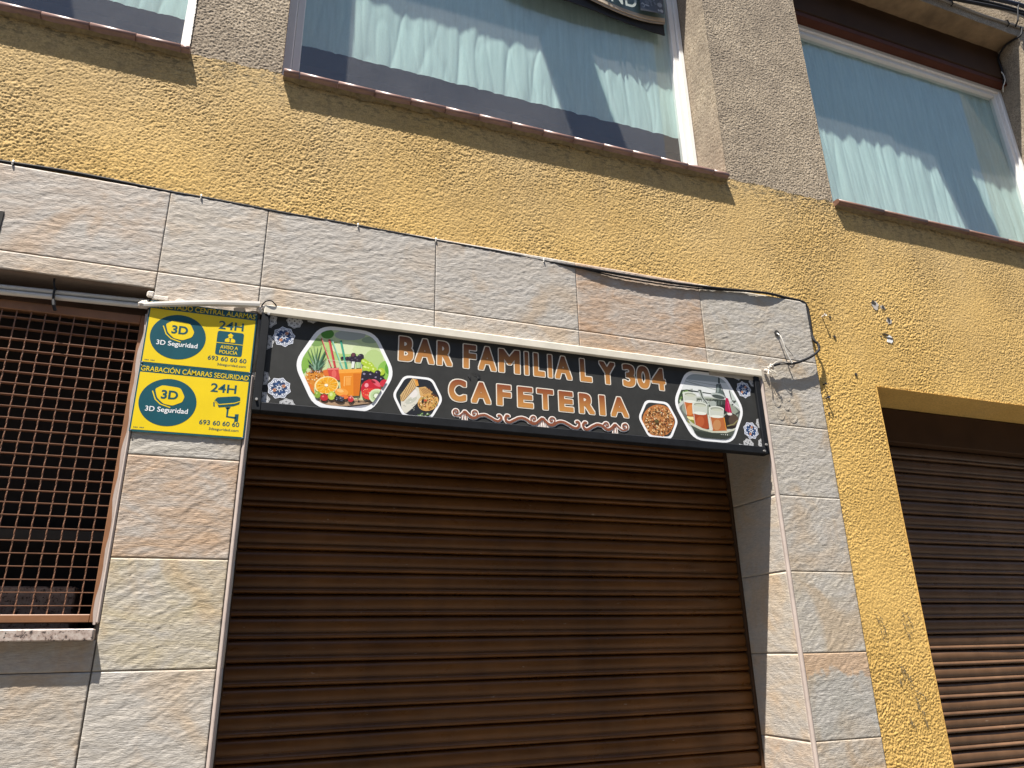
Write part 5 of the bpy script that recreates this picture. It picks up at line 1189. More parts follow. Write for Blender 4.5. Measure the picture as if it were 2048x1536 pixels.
# --- mosaic rosettes
def rosette(pr, cx, cz, r, colour, rot=0.0):
    def star(rr, n=8, k=.86, a0=0.0):
        return [(cx + rr * (1 if i % 2 == 0 else k) * math.cos(a0 + math.pi * i / n), cz + rr * (1 if i % 2 == 0 else k) * math.sin(a0 + math.pi * i / n)) for i in range(2 * n)]
    wht = (.74, .76, .82) if colour else (.62, .62, .62)
    nav = lin('263f66', .9) if colour else (.05, .05, .05)
    def put(p, c):
        q = clip(p if area(p) > 0 else p[::-1], [(.0278, 2.366), (1.9958, 2.366), (1.9958, 2.6775), (.0278, 2.6775)])
        pr.poly(q, c)
    put(star(r, a0=rot), wht); put(star(r * .93, a0=rot), nav if colour else (.06, .06, .06)); put(star(r * .88, a0=rot), wht)
    put(star(r * .84, a0=rot), nav if colour else (.50, .50, .50))
    for i in range(8):
        a = rot + math.pi / 4 * i
        x_, z_ = cx + r * .60 * math.cos(a), cz + r * .60 * math.sin(a)
        for k in range(3):
            b2 = a + (k - 1) * .5
            put(disc(cx + r * .72 * math.cos(b2 * .5 + a * .5), cz + r * .72 * math.sin(b2 * .5 + a * .5), r * .07, n=6), wht)
        arm = [(x_ + r * (.155 if j % 2 == 0 else .045) * math.cos(a + j * math.pi / 4), z_ + r * (.155 if j % 2 == 0 else .045) * math.sin(a + j * math.pi / 4)) for j in range(8)]
        put(arm, wht if colour else (.10, .10, .10))
    for i in range(4):
        a = rot + math.pi / 4 + math.pi / 2 * i
        x_, z_ = cx + r * .42 * math.cos(a), cz + r * .42 * math.sin(a)
        c = (lin('e0955c', .9) if i % 2 == 0 else lin('3d5c90', .9)) if colour else (.30, .30, .30)
        put([(x_ + r * (.185 if j % 2 == 0 else .095) * math.cos(j * math.pi / 8), z_ + r * (.185 if j % 2 == 0 else .095) * math.sin(j * math.pi / 8)) for j in range(16)], c)
        put(disc(x_, z_, r * .06, n=6), nav)
    for i in range(8):
        a = rot + math.pi / 8 + math.pi / 4 * i
        for rr, q_ in ((.20, .055), (.33, .04), (.80, .05), (.68, .035)): put(disc(cx + r * rr * math.cos(a), cz + r * rr * math.sin(a), r * q_, n=6), wht)
    put(disc(cx, cz, r * .15, n=12), wht); put(disc(cx, cz, r * .11, n=12), nav)
for cx, cz, r, colour, rot in [(.078, 2.6065, .0375, 1, .2), (.0785, 2.4225, .0385, 1, -.25), (1.942, 2.6135, .0380, 1, .1), (1.9505, 2.4345, .0385, 1, .45),
                               (.108, 2.668, .0275, 0, 0), (.108, 2.362, .0285, 0, .2), (1.920, 2.680, .0270, 0, .1), (1.929, 2.372, .0275, 0, .3),
                               (.020, 2.580, .0300, 0, .2), (.019, 2.452, .0290, 0, 0), (.022, 2.662, .0310, 0, .4), (.022, 2.376, .0330, 0, .2),
                               (.165, 2.692, .0240, 0, .2), (2.000, 2.655, .0270, 0, .1), (2.006, 2.470, .0260, 0, .1), (2.003, 2.380, .0270, 0, .2), (1.888, 2.3560, .0180, 0, .2)]:
    pr = Print(SY - .0005); rosette(pr, cx, cz, r, colour, rot); o = pr.build("rosette_print", sign)

# --- lettering
_gc = {}
def glyphs(text, offset=0.0, res=6):
    key = (text, offset)
    if key in _gc: return _gc[key]
    cu = bpy.data.curves.new("lettering", 'FONT'); cu.body = text; cu.offset = offset; cu.resolution_u = res
    ob = bpy.data.objects.new("lettering", cu); COL.objects.link(ob)
    me = ob.evaluated_get(bpy.context.evaluated_depsgraph_get()).to_mesh()
    v = [(p.co.x, p.co.y) for p in me.vertices]; f = [tuple(q.vertices) for q in me.polygons]
    ob.evaluated_get(bpy.context.evaluated_depsgraph_get()).to_mesh_clear()
    bpy.data.objects.remove(ob); bpy.data.curves.remove(cu)
    xs = [p[0] for p in v]; ys = [p[1] for p in v]
    _gc[key] = (v, f, min(xs), max(xs), min(ys), max(ys))
    return _gc[key]
def put_text(mbs, text, x0, x1, z0, z1, y, off_fill=0.0, off_line=None, tilt=0.0, fit=None, h=1.0):
    """text fitted into the box; mbs = (outline mesh, fill mesh)"""
    v, f, a0, a1, b0, b1 = glyphs(text, off_fill if fit is None else fit)
    if off_line is not None: v2, f2, a0, a1, b0, b1 = glyphs(text, off_line)
    sx = (x1 - x0) / (a1 - a0); sz = (z1 - z0) / (b1 - b0)
    def place(vv, yy):
        out = []
        for px, py in vv:
            X = x0 + (px - a0) * sx; Z = z0 + (py - b0) * sz
            out.append((X, yy, Z + tilt * (X - x0)))
        return out
    if off_line is not None: mbs[0].add(place(v2, y), f2)
    mbs[1].add(place(v, y - .00035 if off_line is not None else y), f)
def sign_line(letters, z0, z1, mat):
    RING = [(max(-1, min(1, 1.25 * math.cos(k * math.pi / 8))), max(-1, min(1, 1.25 * math.sin(k * math.pi / 8)))) for k in range(16)] + [(0, 0)]
    """each printed letter is a part; weight comes from overprinting the glyph in a small ring"""
    for ch, xl, xr in letters:
        v, f, a0, a1, b0, b1 = glyphs(ch)
        ov = .0012 if ch in "3C0" else 0
        R, r = .0086, .0049
        sx = (xr - xl - 2 * R) / (a1 - a0); sz = (z1 - z0 + 2 * ov - 2 * R) / (b1 - b0)
        lo, lf = MB(), MB()
        for mb, rad, y0, cnt in ((lo, R, SY - .0006, 12), (lf, r, SY - .00095, 8)):
            for k in range(17):
                dx, dz = rad * RING[k][0], rad * RING[k][1]
                mb.add([(xl + R + (px - a0) * sx + dx, y0 - 1.2e-5 * k, z0 - ov + R + (py - b0) * sz + dz) for px, py in v], f)
        lo.build("letter_outline", M["cream_print"], sign); lf.build("letter", mat, sign)
sign_line([('B', .466, .526), ('A', .526, .602), ('R', .606, .669), ('F', .705, .761), ('A', .763, .838), ('M', .842, .933), ('I', .945, .968), ('L', .982, 1.034), ('I', 1.041, 1.065),
           ('A', 1.070, 1.146), ('L', 1.176, 1.232), ('Y', 1.260, 1.336), ('3', 1.362, 1.425), ('0', 1.426, 1.492), ('4', 1.494, 1.563)], 2.565, 2.6655, M["letters_a"])
sign_line([('C', .651, .723), ('A', .736, .816), ('F', .833, .895), ('E', .914, .982), ('T', .991, 1.065), ('E', 1.080, 1.147), ('R', 1.164, 1.236), ('I', 1.250, 1.282), ('A', 1.299, 1.382)],
          2.4345, 2.5225, M["letters_b"])
# torn scrap of tape left on the board
b = MB()
b.add([(.724, SY - .0012, 2.540), (.733, SY - .004, 2.551), (.735, SY - .002, 2.524)], [(0, 1, 2)])
b.add([(.735, SY - .0012, 2.551), (.768, SY - .0035, 2.548), (.774, SY - .002, 2.541), (.770, SY - .0012, 2.532), (.758, SY - .003, 2.533), (.762, SY - .002, 2.541)], [(0, 1, 2, 3, 4, 5)])
b.build("torn_tape", plain("black_tape", (.05, .05, .05), .3), sign)

# ---- cream trunking over the sign
b = MB(); b.box(.006, 2.036, -.0165, .0005, 2.676, 2.708, .0035)
tr = b.build("cable_trunking", M["pvc"]); tag(tr, "cream plastic cable trunking running along the top of the bar sign", "trunking")

# ================================================================== ALARM SIGNS
def alarm(zb, zt, title, label, cam_icon, z24, zph, zweb, em):
    x0, x1 = -.3385, -.0125
    s_ = empty("alarm_sign", ((x0 + x1) / 2, -.006, zb))
    tag(s_, label, "sign", "yellow alarm company signs")
    y = -.0062
    b = MB(); b.box(x0, x1, y, -.0045, zb, zt, .0005); b.build("backing_plate", M["teal"], s_)
    yz0, yz1 = zb + .0065, zt - .0265
    b = MB(); q = [(x0 + .0045, yz0), (x1 - .0045, yz0), (x1 - .0045, yz1), (x0 + .0045, yz1)]
    b.add([(a, y - .0003, c) for a, c in q], [(0, 1, 2, 3)]); b.build("yellow_field", M["yellow_print"], s_)
    t = MB(); cx, cz, r = em
    d = disc(cx, cz, .0815, .0765, 48); t.add([(a, y - .0006, c) for a, c in d], [tuple(range(48))])
    sh = rounded([(cx - .041, cz + .040), (cx - .022, cz + .054), (cx + .030, cz + .050), (cx + .045, cz + .022), (cx + .040, cz + .004), (cx + .014, cz - .010), (cx - .012, cz - .006), (cx - .032, cz + .012)], 3, .22)
    ylw = MB(); ylw.add([(a, y - .0009, c) for a, c in sh], [tuple(range(len(sh)))] if area(sh) > 0 else [tuple(range(len(sh)))[::-1]])
    for q in ribbon([(cx - .0475, cz + .033), (cx - .036, cz + .006), (cx - .020, cz - .008), (cx + .009, cz - .0165)], .0032, .0032):
        ylw.add([(a, y - .0009, c) for a, c in (q if area(q) > 0 else q[::-1])], [(0, 1, 2, 3)])
    for q in ((-.325 + .0, -.018),):
        put_text((None, ylw), title, x0 + (.0055 if cam_icon else -.004), x1 - .006, zt - .0225, zt - .0045 + (.003 if cam_icon else 0), y - .0006, .008)
    tl = MB(); put_text((None, tl), "3D", cx - .022, cx + .026, cz + .010, cz + .039, y - .0012, .03)
    wt = MB(); put_text((None, wt), "3D Seguridad", cx - .060, cx + .060, cz - .0375, cz - .0165, y - .0009, .012)
    put_text((None, t), "24H", -.1275, -.051, z24, z24 + .029, y - .0006, .018)
    put_text((None, t), "693 60 60 60", -.148, -.031, zph, zph + .0155, y - .0006, .014)
    put_text((None, t), "3dseguridad.com", -.118, -.031, zweb, zweb + .0105, y - .0006, .006)
    for k in range(7):
        a = x0 + .011 + k * .0042; q = [(a, yz0 + .006), (a + .0028, yz0 + .006), (a + .0028, yz0 + .0088), (a, yz0 + .0088)]
        if k not in (3,): t.add([(u, y - .0006, c) for u, c in q], [(0, 1, 2, 3)])
    def tp(mb, pts, dy):
        if area(pts) < 0: pts = pts[::-1]
        mb.add([(a, y - dy, c) for a, c in pts], [tuple(range(len(pts)))])
    if cam_icon:
        zc_ = z24 - .012
        tp(t, rounded([(-.113, zc_ - .018), (-.105, zc_ - .005), (-.048, zc_ + .004), (-.037, zc_ + .001), (-.036, zc_ - .012), (-.052, zc_ - .019), (-.100, zc_ - .028)], 2, .15), .0006)
        for q in ribbon([(-.110, zc_ - .0175), (-.098, zc_ - .0285), (-.052, zc_ - .0195), (-.036, zc_ - .012)], .0022, .0022): tp(ylw, q, .0009)
        tp(t, [(-.115, zc_ - .022), (-.111, zc_ - .022), (-.109, zc_ - .036), (-.113, zc_ - .036)], .0006)
        tp(t, [(-.101, zc_ - .031), (-.052, zc_ - .0225), (-.037, zc_ - .016), (-.038, zc_ - .022), (-.054, zc_ - .030), (-.097, zc_ - .038)], .0006)
        tp(t, [(-.078, zc_ - .036), (-.062, zc_ - .033), (-.065, zc_ - .040), (-.075, zc_ - .041)], .0006)
        for q in ribbon([(-.070, zc_ - .036), (-.070, zc_ - .066), (-.044, zc_ - .068)], .0062, .0062): tp(t, q, .0006)
        tp(t, [(-.047, zc_ - .056), (-.036, zc_ - .055), (-.036, zc_ - .080), (-.047, zc_ - .081)], .0006)
    else:
        bx0, bx1, bz0, bz1 = -.1285, -.0475, 2.513, 2.597
        tp(t, rounded([(bx0, bz0), (bx1, bz0), (bx1, bz1), (bx0, bz1)], 4, .10), .0006)
        tp(ylw, [(bx0, 2.5540), (bx1, 2.5540), (bx1, 2.5562), (bx0, 2.5562)], .0009)
        put_text((None, ylw), "AVISO A", -.115, -.061, 2.5355, 2.5475, y - .0009, .012)
        put_text((None, ylw), "POLICÍA", -.116, -.061, 2.5185, 2.5335, y - .0009, .012)
        cxp = -.088
        tp(ylw, rounded([(cxp - .0165, 2.560), (cxp + .0165, 2.560), (cxp + .015, 2.570), (cxp + .007, 2.5745), (cxp - .007, 2.5745), (cxp - .015, 2.570)], 2, .25), .0009)
        tp(ylw, disc(cxp, 2.579, .0062, .0078, 14), .0009)
        tp(ylw, [(cxp - .0085, 2.585), (cxp - .006, 2.581), (cxp + .006, 2.581), (cxp + .0085, 2.585), (cxp, 2.592)], .0010)
        tp(tl, [(cxp - .002, 2.5745), (cxp + .002, 2.5745), (cxp + .0012, 2.560), (cxp - .0012, 2.560)], .0012)
    t.build("emblem", M["teal"], s_); ylw.build("lettering", M["yellow_print"], s_); tl.build("emblem_numeral", M["teal"], s_); wt.build("company_name", M["white_print"], s_)
    b = MB()
    for a in (x0 + .005, x1 - .005):
        for c in (zb + .005, zt - .005): b.tube([(a, y, c), (a, y - .0022, c)], [.0026, .002], 8)
    b.build("screw_head", M["screw_metal"], s_)
alarm(2.4575, 2.6745, "CONECTADO CENTRAL ALARMAS", "upper yellow alarm sign with the police figure, its top edge under the crooked white strip", False, 2.604, 2.4925, 2.4745, (-.2425, 2.5585, .08))
alarm(2.2385, 2.4565, "GRABACIÓN CÁMARAS SEGURIDAD", "lower yellow alarm sign with the security camera symbol", True, 2.386, 2.2765, 2.2585, (-.2440, 2.3385, .08))

# ================================================================== CABLES AND FIXINGS
def bez(pts, n=6):
    """Catmull-Rom through the points"""
    P = [Vector(p) for p in pts]; out = []
    for i in range(len(P) - 1):
        a = P[max(0, i - 1)]; b_ = P[i]; c = P[i + 1]; d = P[min(len(P) - 1, i + 2)]
        for k in range(n):
            t = k / n
            out.append(.5 * ((2 * b_) + (c - a) * t + (2 * a - 5 * b_ + 4 * c - d) * t * t + (3 * b_ - a - 3 * c + d) * t ** 3))
    out.append(P[-1]); return out
def cable(name, pts, r, mat, label, cat, group=None, n=8, sub=6):
    b = MB(); b.tube(bez(pts, sub), r, n)
    o = b.build(name, mat, None, smooth=True); tag(o, label, cat, group); return o
# black cable along the top of the tiles, down the right edge and back to the connector
pts = [(-1.4, 0.0035, 3.094), (-.95, 0.0035, 3.091), (-.694, 0.0035, 3.098), (-.549, 0.0035, 3.097), (-.336, 0.0035, 3.089), (-.241, 0.0035, 3.089), (-.078, 0.0035, 3.086), (.024, 0.0035, 3.083), (.271, 0.0035, 3.083),
       (.612, 0.0035, 3.078), (.856, 0.0035, 3.076), (1.07, 0.0035, 3.069), (1.25, -0.0080, 3.062), (1.412, -0.0115, 3.060), (1.654, -0.0115, 3.062), (1.912, -0.0080, 3.078), (2.12, -0.0100, 3.092), (2.25, 0.0035, 3.095),
       (2.335, 0.0035, 3.090), (2.364, 0.0035, 3.068), (2.366, 0.0035, 2.998), (2.363, 0.0035, 2.93), (2.363, -0.0080, 2.888), (2.372, -0.0150, 2.872), (2.364, -0.0220, 2.840), (2.318, -0.0260, 2.804), (2.248, -0.0250, 2.769), (2.195, -0.0230, 2.752), (2.158, -0.0220, 2.750), (2.112, -0.0220, 2.738), (2.084, -0.0220, 2.727)]
cab = cable("power_cable", pts, .0060, M["black_cable"], "long black cable clipped along the top edge of the stone tiles", "cable")
b = MB()
for (x, z, q) in [(-.795, 3.094, 0), (-.237, 3.089, 0), (.596, 3.0785, 0), (1.042, 3.070, 0), (.30, 3.0825, 0)]:
    q = MB(); q.tube([(x, .004, z + .008), (x, -.002, z + .0075), (x, -.0045, z + .004), (x, -.0048, z - .003), (x, -.002, z - .0068)], .0026, 7)
    q.build("cable_clip", M["pvc_white"], cab, smooth=True)
# second thin black line sagging under the first one
cable("thin_cable", [(1.16, -.004, 3.066), (1.35, -.008, 3.048), (1.55, -.010, 3.046), (1.75, -.009, 3.056), (1.98, -.006, 3.080)], .0032, M["black_cable"], "thin black cable sagging just below the long black cable over the tiles", "cable")
# wire coming out of the drilled hole
hole = MB(); hole.tube([(2.160, .004, 2.902), (2.160, -.0045, 2.902)], .0135, 20)
o = hole.build("drill_hole", M["hole"], building)
cable("thin_wire", [(2.160, -.002, 2.902), (2.162, -.016, 2.885), (2.168, -.022, 2.855), (2.176, -.022, 2.812), (2.186, -.024, 2.778), (2.196, -.026, 2.754)], .0030, M["pvc_white"], "thin white wire hanging out of the round hole in the tile", "wire")
cable("loose_strand", [(2.172, -.022, 2.842), (2.190, -.020, 2.822), (2.212, -.014, 2.806), (2.226, -.008, 2.797)], .0011, M["black_cable"], "fine loose strand branching off the thin white wire", "wire")
for k, (dx, dz) in enumerate(((.0, .012), (.010, .002), (-.004, -.004))):
    cable("splice_wire", [(2.186 - k * .01, -.026, 2.750), (2.150, -.026 - k * .004, 2.748 + dz * .6), (2.120, -.022, 2.742 + dz), (2.092, -.020, 2.728 + dz * .5)], .0014,
          M[("pvc", "black_cable", "grey_conduit")[k]], ["pale", "black", "grey"][k] + " splice wire running into the white connector", "wire", "splice wires at the connector")
con = empty("wire_connector", (2.078, -.012, 2.722))
tag(con, "crumpled white wire connector at the right end of the cream trunking", "connector")
b = MB()
rnd = random.Random(3)
for (cx, cy, cz, r) in [(2.088, -.020, 2.730, .0105), (2.078, -.016, 2.722, .0085), (2.060, -.010, 2.708, .0095), (2.093, -.018, 2.720, .0075)]:
    vs = []
    for i in range(5):
        th = math.pi * (i + .5) / 5
        for k in range(8):
            rr = r * rnd.uniform(.75, 1.2); a = 2 * math.pi * k / 8
            vs.append((cx + rr * math.sin(th) * math.cos(a), cy + rr * math.sin(th) * math.sin(a) * .8, cz + rr * math.cos(th)))
    fs = [(i * 8 + k, i * 8 + (k + 1) % 8, i * 8 + 8 + (k + 1) % 8, i * 8 + 8 + k) for i in range(4) for k in range(8)] + [tuple(range(7, -1, -1)), tuple(range(32, 40))]
    b.add(vs, fs)
b.build("housing", M["glue"], con)
b = MB()
for k in range(6):
    a = rnd.uniform(-2.6, -.2)
    b.tube([(2.072, -.014, 2.716), (2.072 + .018 * math.cos(a), -.024, 2.716 + .018 * math.sin(a)), (2.074 + .034 * math.cos(a), -.026 - .006 * rnd.random(), 2.712 + .030 * math.sin(a))], .0016, 5)
b.build("wire_ends", M["pvc"], con)
# crooked white strip over the alarm signs
b = MB()
A0, A1 = Vector((-.356, -.0085, 2.654)), Vector((-.009, -.0150, 2.706))
vs = []
for i in range(9):
    f = i / 8; c_ = A0.lerp(A1, f); c_.y -= .007 * math.sin(math.pi * f) ; c_.z += .003 * math.sin(math.pi * f)
    hh = .0075 + .002 * f
    for dy, dz in ((.0085, -hh), (-.0055, -hh + .001), (-.0065, 0), (-.0055, hh - .001), (.0085, hh)):
        vs.append((c_.x, c_.y + dy, c_.z + dz))
b.add(vs, [(i * 5 + k, i * 5 + (k + 1) % 5, i * 5 + 5 + (k + 1) % 5, i * 5 + 5 + k) for i in range(8) for k in range(5)] + [(4, 3, 2, 1, 0), (40, 41, 42, 43, 44)])
o = b.build("loose_trunking", M["pvc_white"]); tag(o, "crooked white strip of trunking bent across the top of the upper alarm sign", "trunking")
b = MB()
for (x, z, r) in ((-.362, 2.655, .012), (-.352, 2.663, .009), (-.008, 2.690, .010), (.003, 2.698, .008), (-.002, 2.682, .007)):
    vs = [(x + r * rnd.uniform(.8, 1.3) * math.sin(math.pi * (i + .5) / 5) * math.cos(k * math.pi / 4), -.006 + r * math.sin(math.pi * (i + .5) / 5) * math.sin(k * math.pi / 4), z + r * rnd.uniform(.8, 1.2) * math.cos(math.pi * (i + .5) / 5)) for i in range(5) for k in range(8)]
    b.add(vs, [(i * 8 + k, i * 8 + (k + 1) % 8, i * 8 + 8 + (k + 1) % 8, i * 8 + 8 + k) for i in range(4) for k in range(8)] + [tuple(range(7, -1, -1)), tuple(range(32, 40))])
b.build("putty", M["glue"], o)
# old putty on the tiles: broken strip and two round pads
b = MB(); b.box(-.336, -.288, -.0075, -.002, 2.680, 2.694, .002); b.box(-.352, -.330, -.010, -.001, 2.684, 2.706, .004)
o = b.build("putty_strip", M["glue"]); tag(o, "broken strip of old putty above the left end of the crooked white strip", "putty")
for (x, z, lab) in ((-.252, 2.676, "above the middle of the crooked white strip"), (-.072, 2.688, "beside the right end of the crooked white strip")):
    b = MB(); b.tube([(x, -.001, z), (x, -.0046, z), (x, -.0052, z)], [.0185, .0180, .015], 22); q = b.build("putty_pad", M["glue"]); tag(q, "round putty pad left on the tile " + lab, "putty", "round putty pads")
# ring shaped adhesive marks right of the sign
rr = [(2.105, 2.575, .016), (2.150, 2.560, .014), (2.112, 2.520, .019), (2.175, 2.515, .021), (2.120, 2.610, .011), (2.165, 2.600, .010)]
for i, (x, z, r) in enumerate(rr):
    b = MB(); a0 = rnd.uniform(2.6, 3.6); b.tube([(x + r * math.cos(a0 + t * .28), -.0030, z + r * math.sin(a0 + t * .28)) for t in range(13)], .0008, 5)
    q = b.build("glue_ring", M["chip"], clad)
# wire loop at the trunking's left end
cable("stub_wire", [(-.004, -.010, 2.700), (.006, -.018, 2.716), (.024, -.022, 2.722), (.040, -.018, 2.712), (.052, -.010, 2.702), (.10, -.012, 2.709)], .0022, M["black_cable"], "short dark wire looping out of the left end of the cream trunking", "wire")
# conduits across the grille opening with a black tie
for k, (za, zb_, r, yy) in enumerate(((2.674, 2.6865, .0078, .034), (2.655, 2.667, .0086, .030))):
    b = MB(); b.tube([(-1.74, yy, za - .028), (-.75, yy, za), (-.348, yy, zb_)], r, 12)
    o = b.build("conduit", M["grey_conduit"] if False else M["pvc_white"], None, smooth=True)
    tag(o, ("upper" if k == 0 else "lower") + " of the two white conduits crossing above the window grille", "conduit", "white conduits above the grille")
b = MB()
b.tube([(-.612, .019, 2.686), (-.612, .046, 2.690), (-.611, .044, 2.650), (-.610, .020, 2.644), (-.612, .0185, 2.665), (-.612, .019, 2.686)], .0034, 6)
b.tube([(-.612, .018, 2.682), (-.616, .012, 2.700), (-.618, .016, 2.716)], .0028, 6); b.tube([(-.610, .020, 2.646), (-.604, .014, 2.625), (-.598, .018, 2.610)], .0050, 6)
o = b.build("cable_tie", M["black_cable"]); tag(o, "black tie wrapped round the two white conduits above the grille", "cable tie")
# screws, plugs and damage on the yellow wall
def stub(name, x, z, ln_, r, mat, label, cat, dx=0, dz=0, group=None):
    b = MB(); b.tube([(x, .012, z), (x + dx * .9, -ln_ * .9, z + dz * .9), (x + dx, -ln_, z + dz)], [r, r, r * 1.6], 8); b.tube([(x + dx * .98, -ln_, z + dz), (x + dx, -ln_ - .003, z + dz)], [r * 2, r * 1.7], 8)
    o = b.build(name, mat, None, smooth=True); tag(o, label, cat, group)
stub("wall_screw", 2.449, 3.030, .013, .0036, M["glue"], "pale screw sticking out of the yellow wall beside the tile corner", "screw")
stub("wall_screw", 2.386, 2.622, .010, .0034, M["blue_cable"], "small bluish screw at the tile edge below the cable loop", "screw")
stub("wall_screw", 2.3845, 2.686, .008, .0030, M["black_cable"], "small dark screw at the tile edge level with the top of the bar sign", "screw")
for (x, z, r) in [(2.495, 3.034, .0055), (2.5, 2.934, .0065), (2.586, 2.757, .0075), (2.386, 2.551, .005), (2.79, 2.975, .004)]:
    b = MB(); b.tube([(x, .008, z), (x, .0042, z)], r, 9); b.build("plug_hole", M["hole"], building)
def blotch(name, x, z, rx, rz, mat, y, seed, n=14):
    r_ = random.Random(seed); b = MB()
    pts = [(x + rx * r_.uniform(.55, 1.15) * math.cos(2 * math.pi * i / n), z + rz * r_.uniform(.55, 1.15) * math.sin(2 * math.pi * i / n)) for i in range(n)]
    b.add([(p[0], y, p[1]) for p in pts] + [(p[0] * .98 + x * .02, .012, p[1] * .98 + z * .02) for p in pts], [tuple(range(n))] + [(i, i + n, (i + 1) % n + n, (i + 1) % n) for i in range(n)])
    return b.build(name, mat, building)
blotch("bare_patch", 2.795, 3.137, .026, .028, M["chip"], .0048, 1); blotch("damage_hole", 2.786, 3.152, .014, .016, M["hole"], .0040, 2)
blotch("bare_patch", 2.842, 3.136, .016, .014, M["chip"], .0047, 3); blotch("damage_hole", 2.842, 3.138, .011, .012, M["hole"], .0039, 4)
blotch("bare_patch", 2.862, 3.062, .018, .018, M["chip"], .0046, 5); blotch("damage_hole", 2.861, 3.070, .009, .016, M["hole"], .0038, 6)
blotch("filler_patch", 2.842, 2.965, .024, .028, M["white_filler"], .0049, 7); blotch("damage_hole", 2.844, 2.972, .034, .005, M["hole"], .0037, 8); blotch("damage_hole", 2.822, 2.990, .022, .003, M["hole"], .0036, 9)
# dark rub marks low on the yellow pier
b = MB(); r_ = random.Random(9)
for (x, z, L, a) in [(2.60, 1.67, .09, -70), (2.622, 1.675, .06, -66), (2.588, 1.65, .07, -72), (2.53, 1.475, .06, -78), (2.545, 1.47, .10, -74), (2.558, 1.46, .07, -70), (2.60, 1.405, .06, -32), (2.575, 1.375, .06, -70), (2.59, 1.335, .11, -76), (2.602, 1.30, .08, -78), (2.51, 1.45, .03, -70), (2.455, 1.66, .10, -80), (2.475, 1.655, .12, -82), (2.53, 1.30, .05, -75)]:
    a = math.radians(a)
    for k in range(15):
        t_ = r_.uniform(-.5, .5) * L; px, pz = x + t_ * math.cos(a) + r_.gauss(0, .0035), z + t_ * math.sin(a) + r_.gauss(0, .0035)
        l = r_.uniform(.004, .014); ww = r_.uniform(.0012, .0032)
        da = a + r_.gauss(0, .3)
        q = [(px - l * math.cos(da) / 2 + ww * math.sin(da), pz - l * math.sin(da) / 2 - ww * math.cos(da)), (px + l * math.cos(da) / 2, pz + l * math.sin(da) / 2), (px - l * math.cos(da) / 2 - ww * math.sin(da), pz - l * math.sin(da) / 2 + ww * math.cos(da))]
        b.add([(u, .0052 - .0001 * (k % 3), v) for u, v in q], [(0, 1, 2)])
b.build("scuff_marks", plain("scuff_grey", (.19, .15, .08), .9, .4, 80), building)["kind"] = "stuff"
# small vent at the left edge
b = MB(); b.box(-1.00, -.784, -.004, .006, 2.832, 2.914, .001); o = b.build("vent_opening", M["hole"]); tag(o, "dark rectangular vent in the tile at the left edge", "vent")

# cable bundle over the right window
sp_ = [(2.9, .001, 5.512), (3.5, .001, 5.512), (4.02, .001, 5.512), (4.27, .001, 5.506), (4.66, .001, 5.526), (5.3, .001, 5.54)]
cable("wall_conduit", sp_, .0085, M["grey_conduit"], "dusty grey conduit under the black cables over the upper right window", "conduit", n=10)
for k, (mat, pts, r, lab) in enumerate([
    ("black_cable", [(3.2, -.025, 5.55), (3.9, -.025, 5.505), (4.03, -.028, 5.518), (4.43, -.034, 5.586), (4.70, -.03, 5.622), (5.3, -.03, 5.66)], .011, "lowest black cable of the bundle over the upper right window"),
    ("black_cable", [(3.2, -.02, 5.60), (4.0, -.02, 5.56), (4.21, -.03, 5.585), (4.45, -.038, 5.610), (4.71, -.034, 5.640), (5.3, -.03, 5.68)], .010, "second black cable of the bundle over the upper right window"),
    ("blue_cable", [(3.2, -.02, 5.64), (4.2, -.03, 5.62), (4.39, -.038, 5.648), (4.62, -.042, 5.680), (4.74, -.04, 5.690), (5.3, -.03, 5.72)], .014, "thick dark blue cable on top of the bundle over the upper right window"),
    ("grey_conduit", [(3.2, -.016, 5.57), (4.2, -.02, 5.565), (4.45, -.026, 5.590), (4.72, -.026, 5.60), (5.3, -.02, 5.61)], .0075, "thin grey cable in the middle of the bundle over the upper right window")]):
    cable("facade_cable", pts, r, M[mat], lab, "cable", "cables bundled over the upper right window")
for (x, z0, z1, lab) in ((4.008, 5.494, 5.528, "black tie holding the left part of the grey conduit"), (4.524, 5.498, 5.534, "black tie holding the right part of the grey conduit")):
    b = MB(); b.tube([(x, .006, z1 + .006), (x, -.011, z1), (x + .004, -.012, z0), (x + .004, .006, z0 - .006)], .004, 6); o = b.build("cable_tie", M["black_cable"]); tag(o, lab, "cable tie", "ties on the facade cables")
b = MB(); b.tube([(4.64, -.05, 5.70), (4.605, -.048, 5.62), (4.590, -.036, 5.53), (4.594, -.006, 5.50)], .005, 6); o = b.build("cable_tie", M["black_cable"]); tag(o, "long black strap tying the cable bundle to the grey conduit", "cable tie", "ties on the facade cables")
cable("drop_cable", [(4.63, -.018, 5.50), (4.618, -.022, 5.46), (4.602, -.012, 5.42), (4.594, .04, 5.424), (4.588, .10, 5.416), (4.578, .142, 5.36), (4.572, .140, 5.27), (4.566, .140, 5.19), (4.56, .150, 5.14)], .006, M["black_cable"], "black cable dropping round the corner into the upper right window recess", "cable")
cable("thin_wire", [(4.566, .142, 5.24), (4.559, .132, 5.20), (4.552, .130, 5.15), (4.530, .140, 5.10), (4.540, .155, 5.07)], .0035, M["pvc"], "thin pale wire hanging at the corner of the upper right window", "wire")

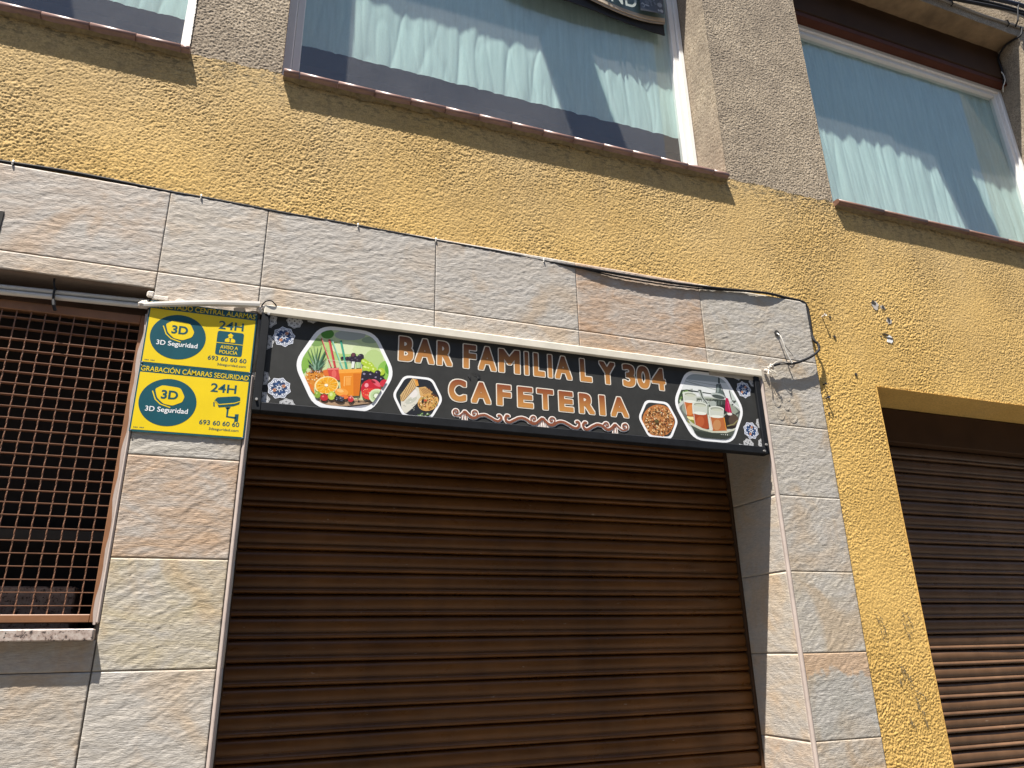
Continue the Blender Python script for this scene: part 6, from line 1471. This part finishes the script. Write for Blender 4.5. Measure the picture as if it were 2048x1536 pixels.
# banner rolled up at the top of the middle window
bn = empty("hanging_banner", (1.62, .19, 4.80)); tag(bn, "grey green banner with pale letters sagging at the top of the middle window", "banner")
def strip(name, zb, zt, y0, mat, x0=1.12, x1=1.905, n=24, dz=0.0):
    b = MB(); vs = []
    for i in range(n + 1):
        f = i / n; x = x0 + (x1 - x0) * f
        yy = y0 - .010 * math.sin(f * 5.5) - .012 * math.sin(math.pi * f)
        vs += [(x, yy, zb(f)), (x, yy + .0045, zb(f)), (x, yy + .0045, zt(f)), (x, yy, zt(f))]
    b.add(vs, [(i * 4 + k, i * 4 + 4 + k, i * 4 + 4 + (k + 1) % 4, i * 4 + (k + 1) % 4) for i in range(n) for k in range(4)] + [(3, 2, 1, 0), (n * 4, n * 4 + 1, n * 4 + 2, n * 4 + 3)])
    return b.build(name, mat, bn, smooth=False)
bot = lambda f: 4.765 + .30 * (f - .65) ** 2
strip("panel", lambda f: bot(f) + .030, lambda f: 5.13, .185, M["banner"])
strip("hem", lambda f: bot(f) + .008, lambda f: bot(f) + .0305, .181, M["banner_hem"]); strip("hem_fold", lambda f: bot(f) - .006, lambda f: bot(f) + .0085, .186, plain("banner_hem_shade", (.33, .27, .2), .6))
strip("black_sheet", lambda f: min(bot(f) - .006, 4.728 + .004 * math.sin(f * 6)), lambda f: 5.13, .198, M["banner_dark"], 1.00)  # near-black sheet behind the banner, reaching below its hem
b = MB(); put_text((None, b), "IND", 1.530, 1.712, 4.797, 4.905, .156, .008); b.build("lettering", plain("banner_letters", (.34, .38, .34), .5), bn)
pr = Print(.160); pr.poly([(1.735, 4.802), (1.885, 4.826), (1.885, 5.0), (1.735, 5.0)], (.035, .035, .037))
r_ = random.Random(21)
for k in range(26): pr.poly(disc(r_.uniform(1.75, 1.87), r_.uniform(4.835, 4.93), r_.uniform(.004, .016), r_.uniform(.004, .018), 7), (lambda g: (g, g, g))(r_.choice([.02, .10, .22, .30, .06])))
pr.build("photo_print", bn)

# ================================================================== STREET
def ground(name, x0, x1, y0, y1, z, mat, thick=.05):
    b = MB(); b.box(x0, x1, y0, y1, z - thick, z); o = b.build(name, mat); o["kind"] = "structure"; return o
ground("pavement", -40, 40, -2.75, .30, 0.0, M["pavement"], .12)
ground("kerb", -40, 40, -2.90, -2.752, 0.0, M["kerb"], .14)
ground("road", -40, 40, -9.4, -2.902, -.12, M["asphalt"], .05)
ground("far_pavement", -40, 40, -13.0, -9.402, 0.0, M["pavement"], .14)
ground("ground", -150, 150, -150, 60, -.20, M["asphalt"], .05)

# houses across the street (in shade, they close the street off as it is closed in reality)
M["far_render"] = plain("far_render", (.15, .13, .105), .9, .2, 2)
for (x0, x1, h) in ((-40, -9, 10.5), (-9, 6, 9.5), (6, 40, 11.5)):
    b = MB(); b.box(x0, x1 - .02, -20, -10.9, -.1, h, .02)
    o = b.build("opposite_building", M["far_render"]); o["kind"] = "structure"
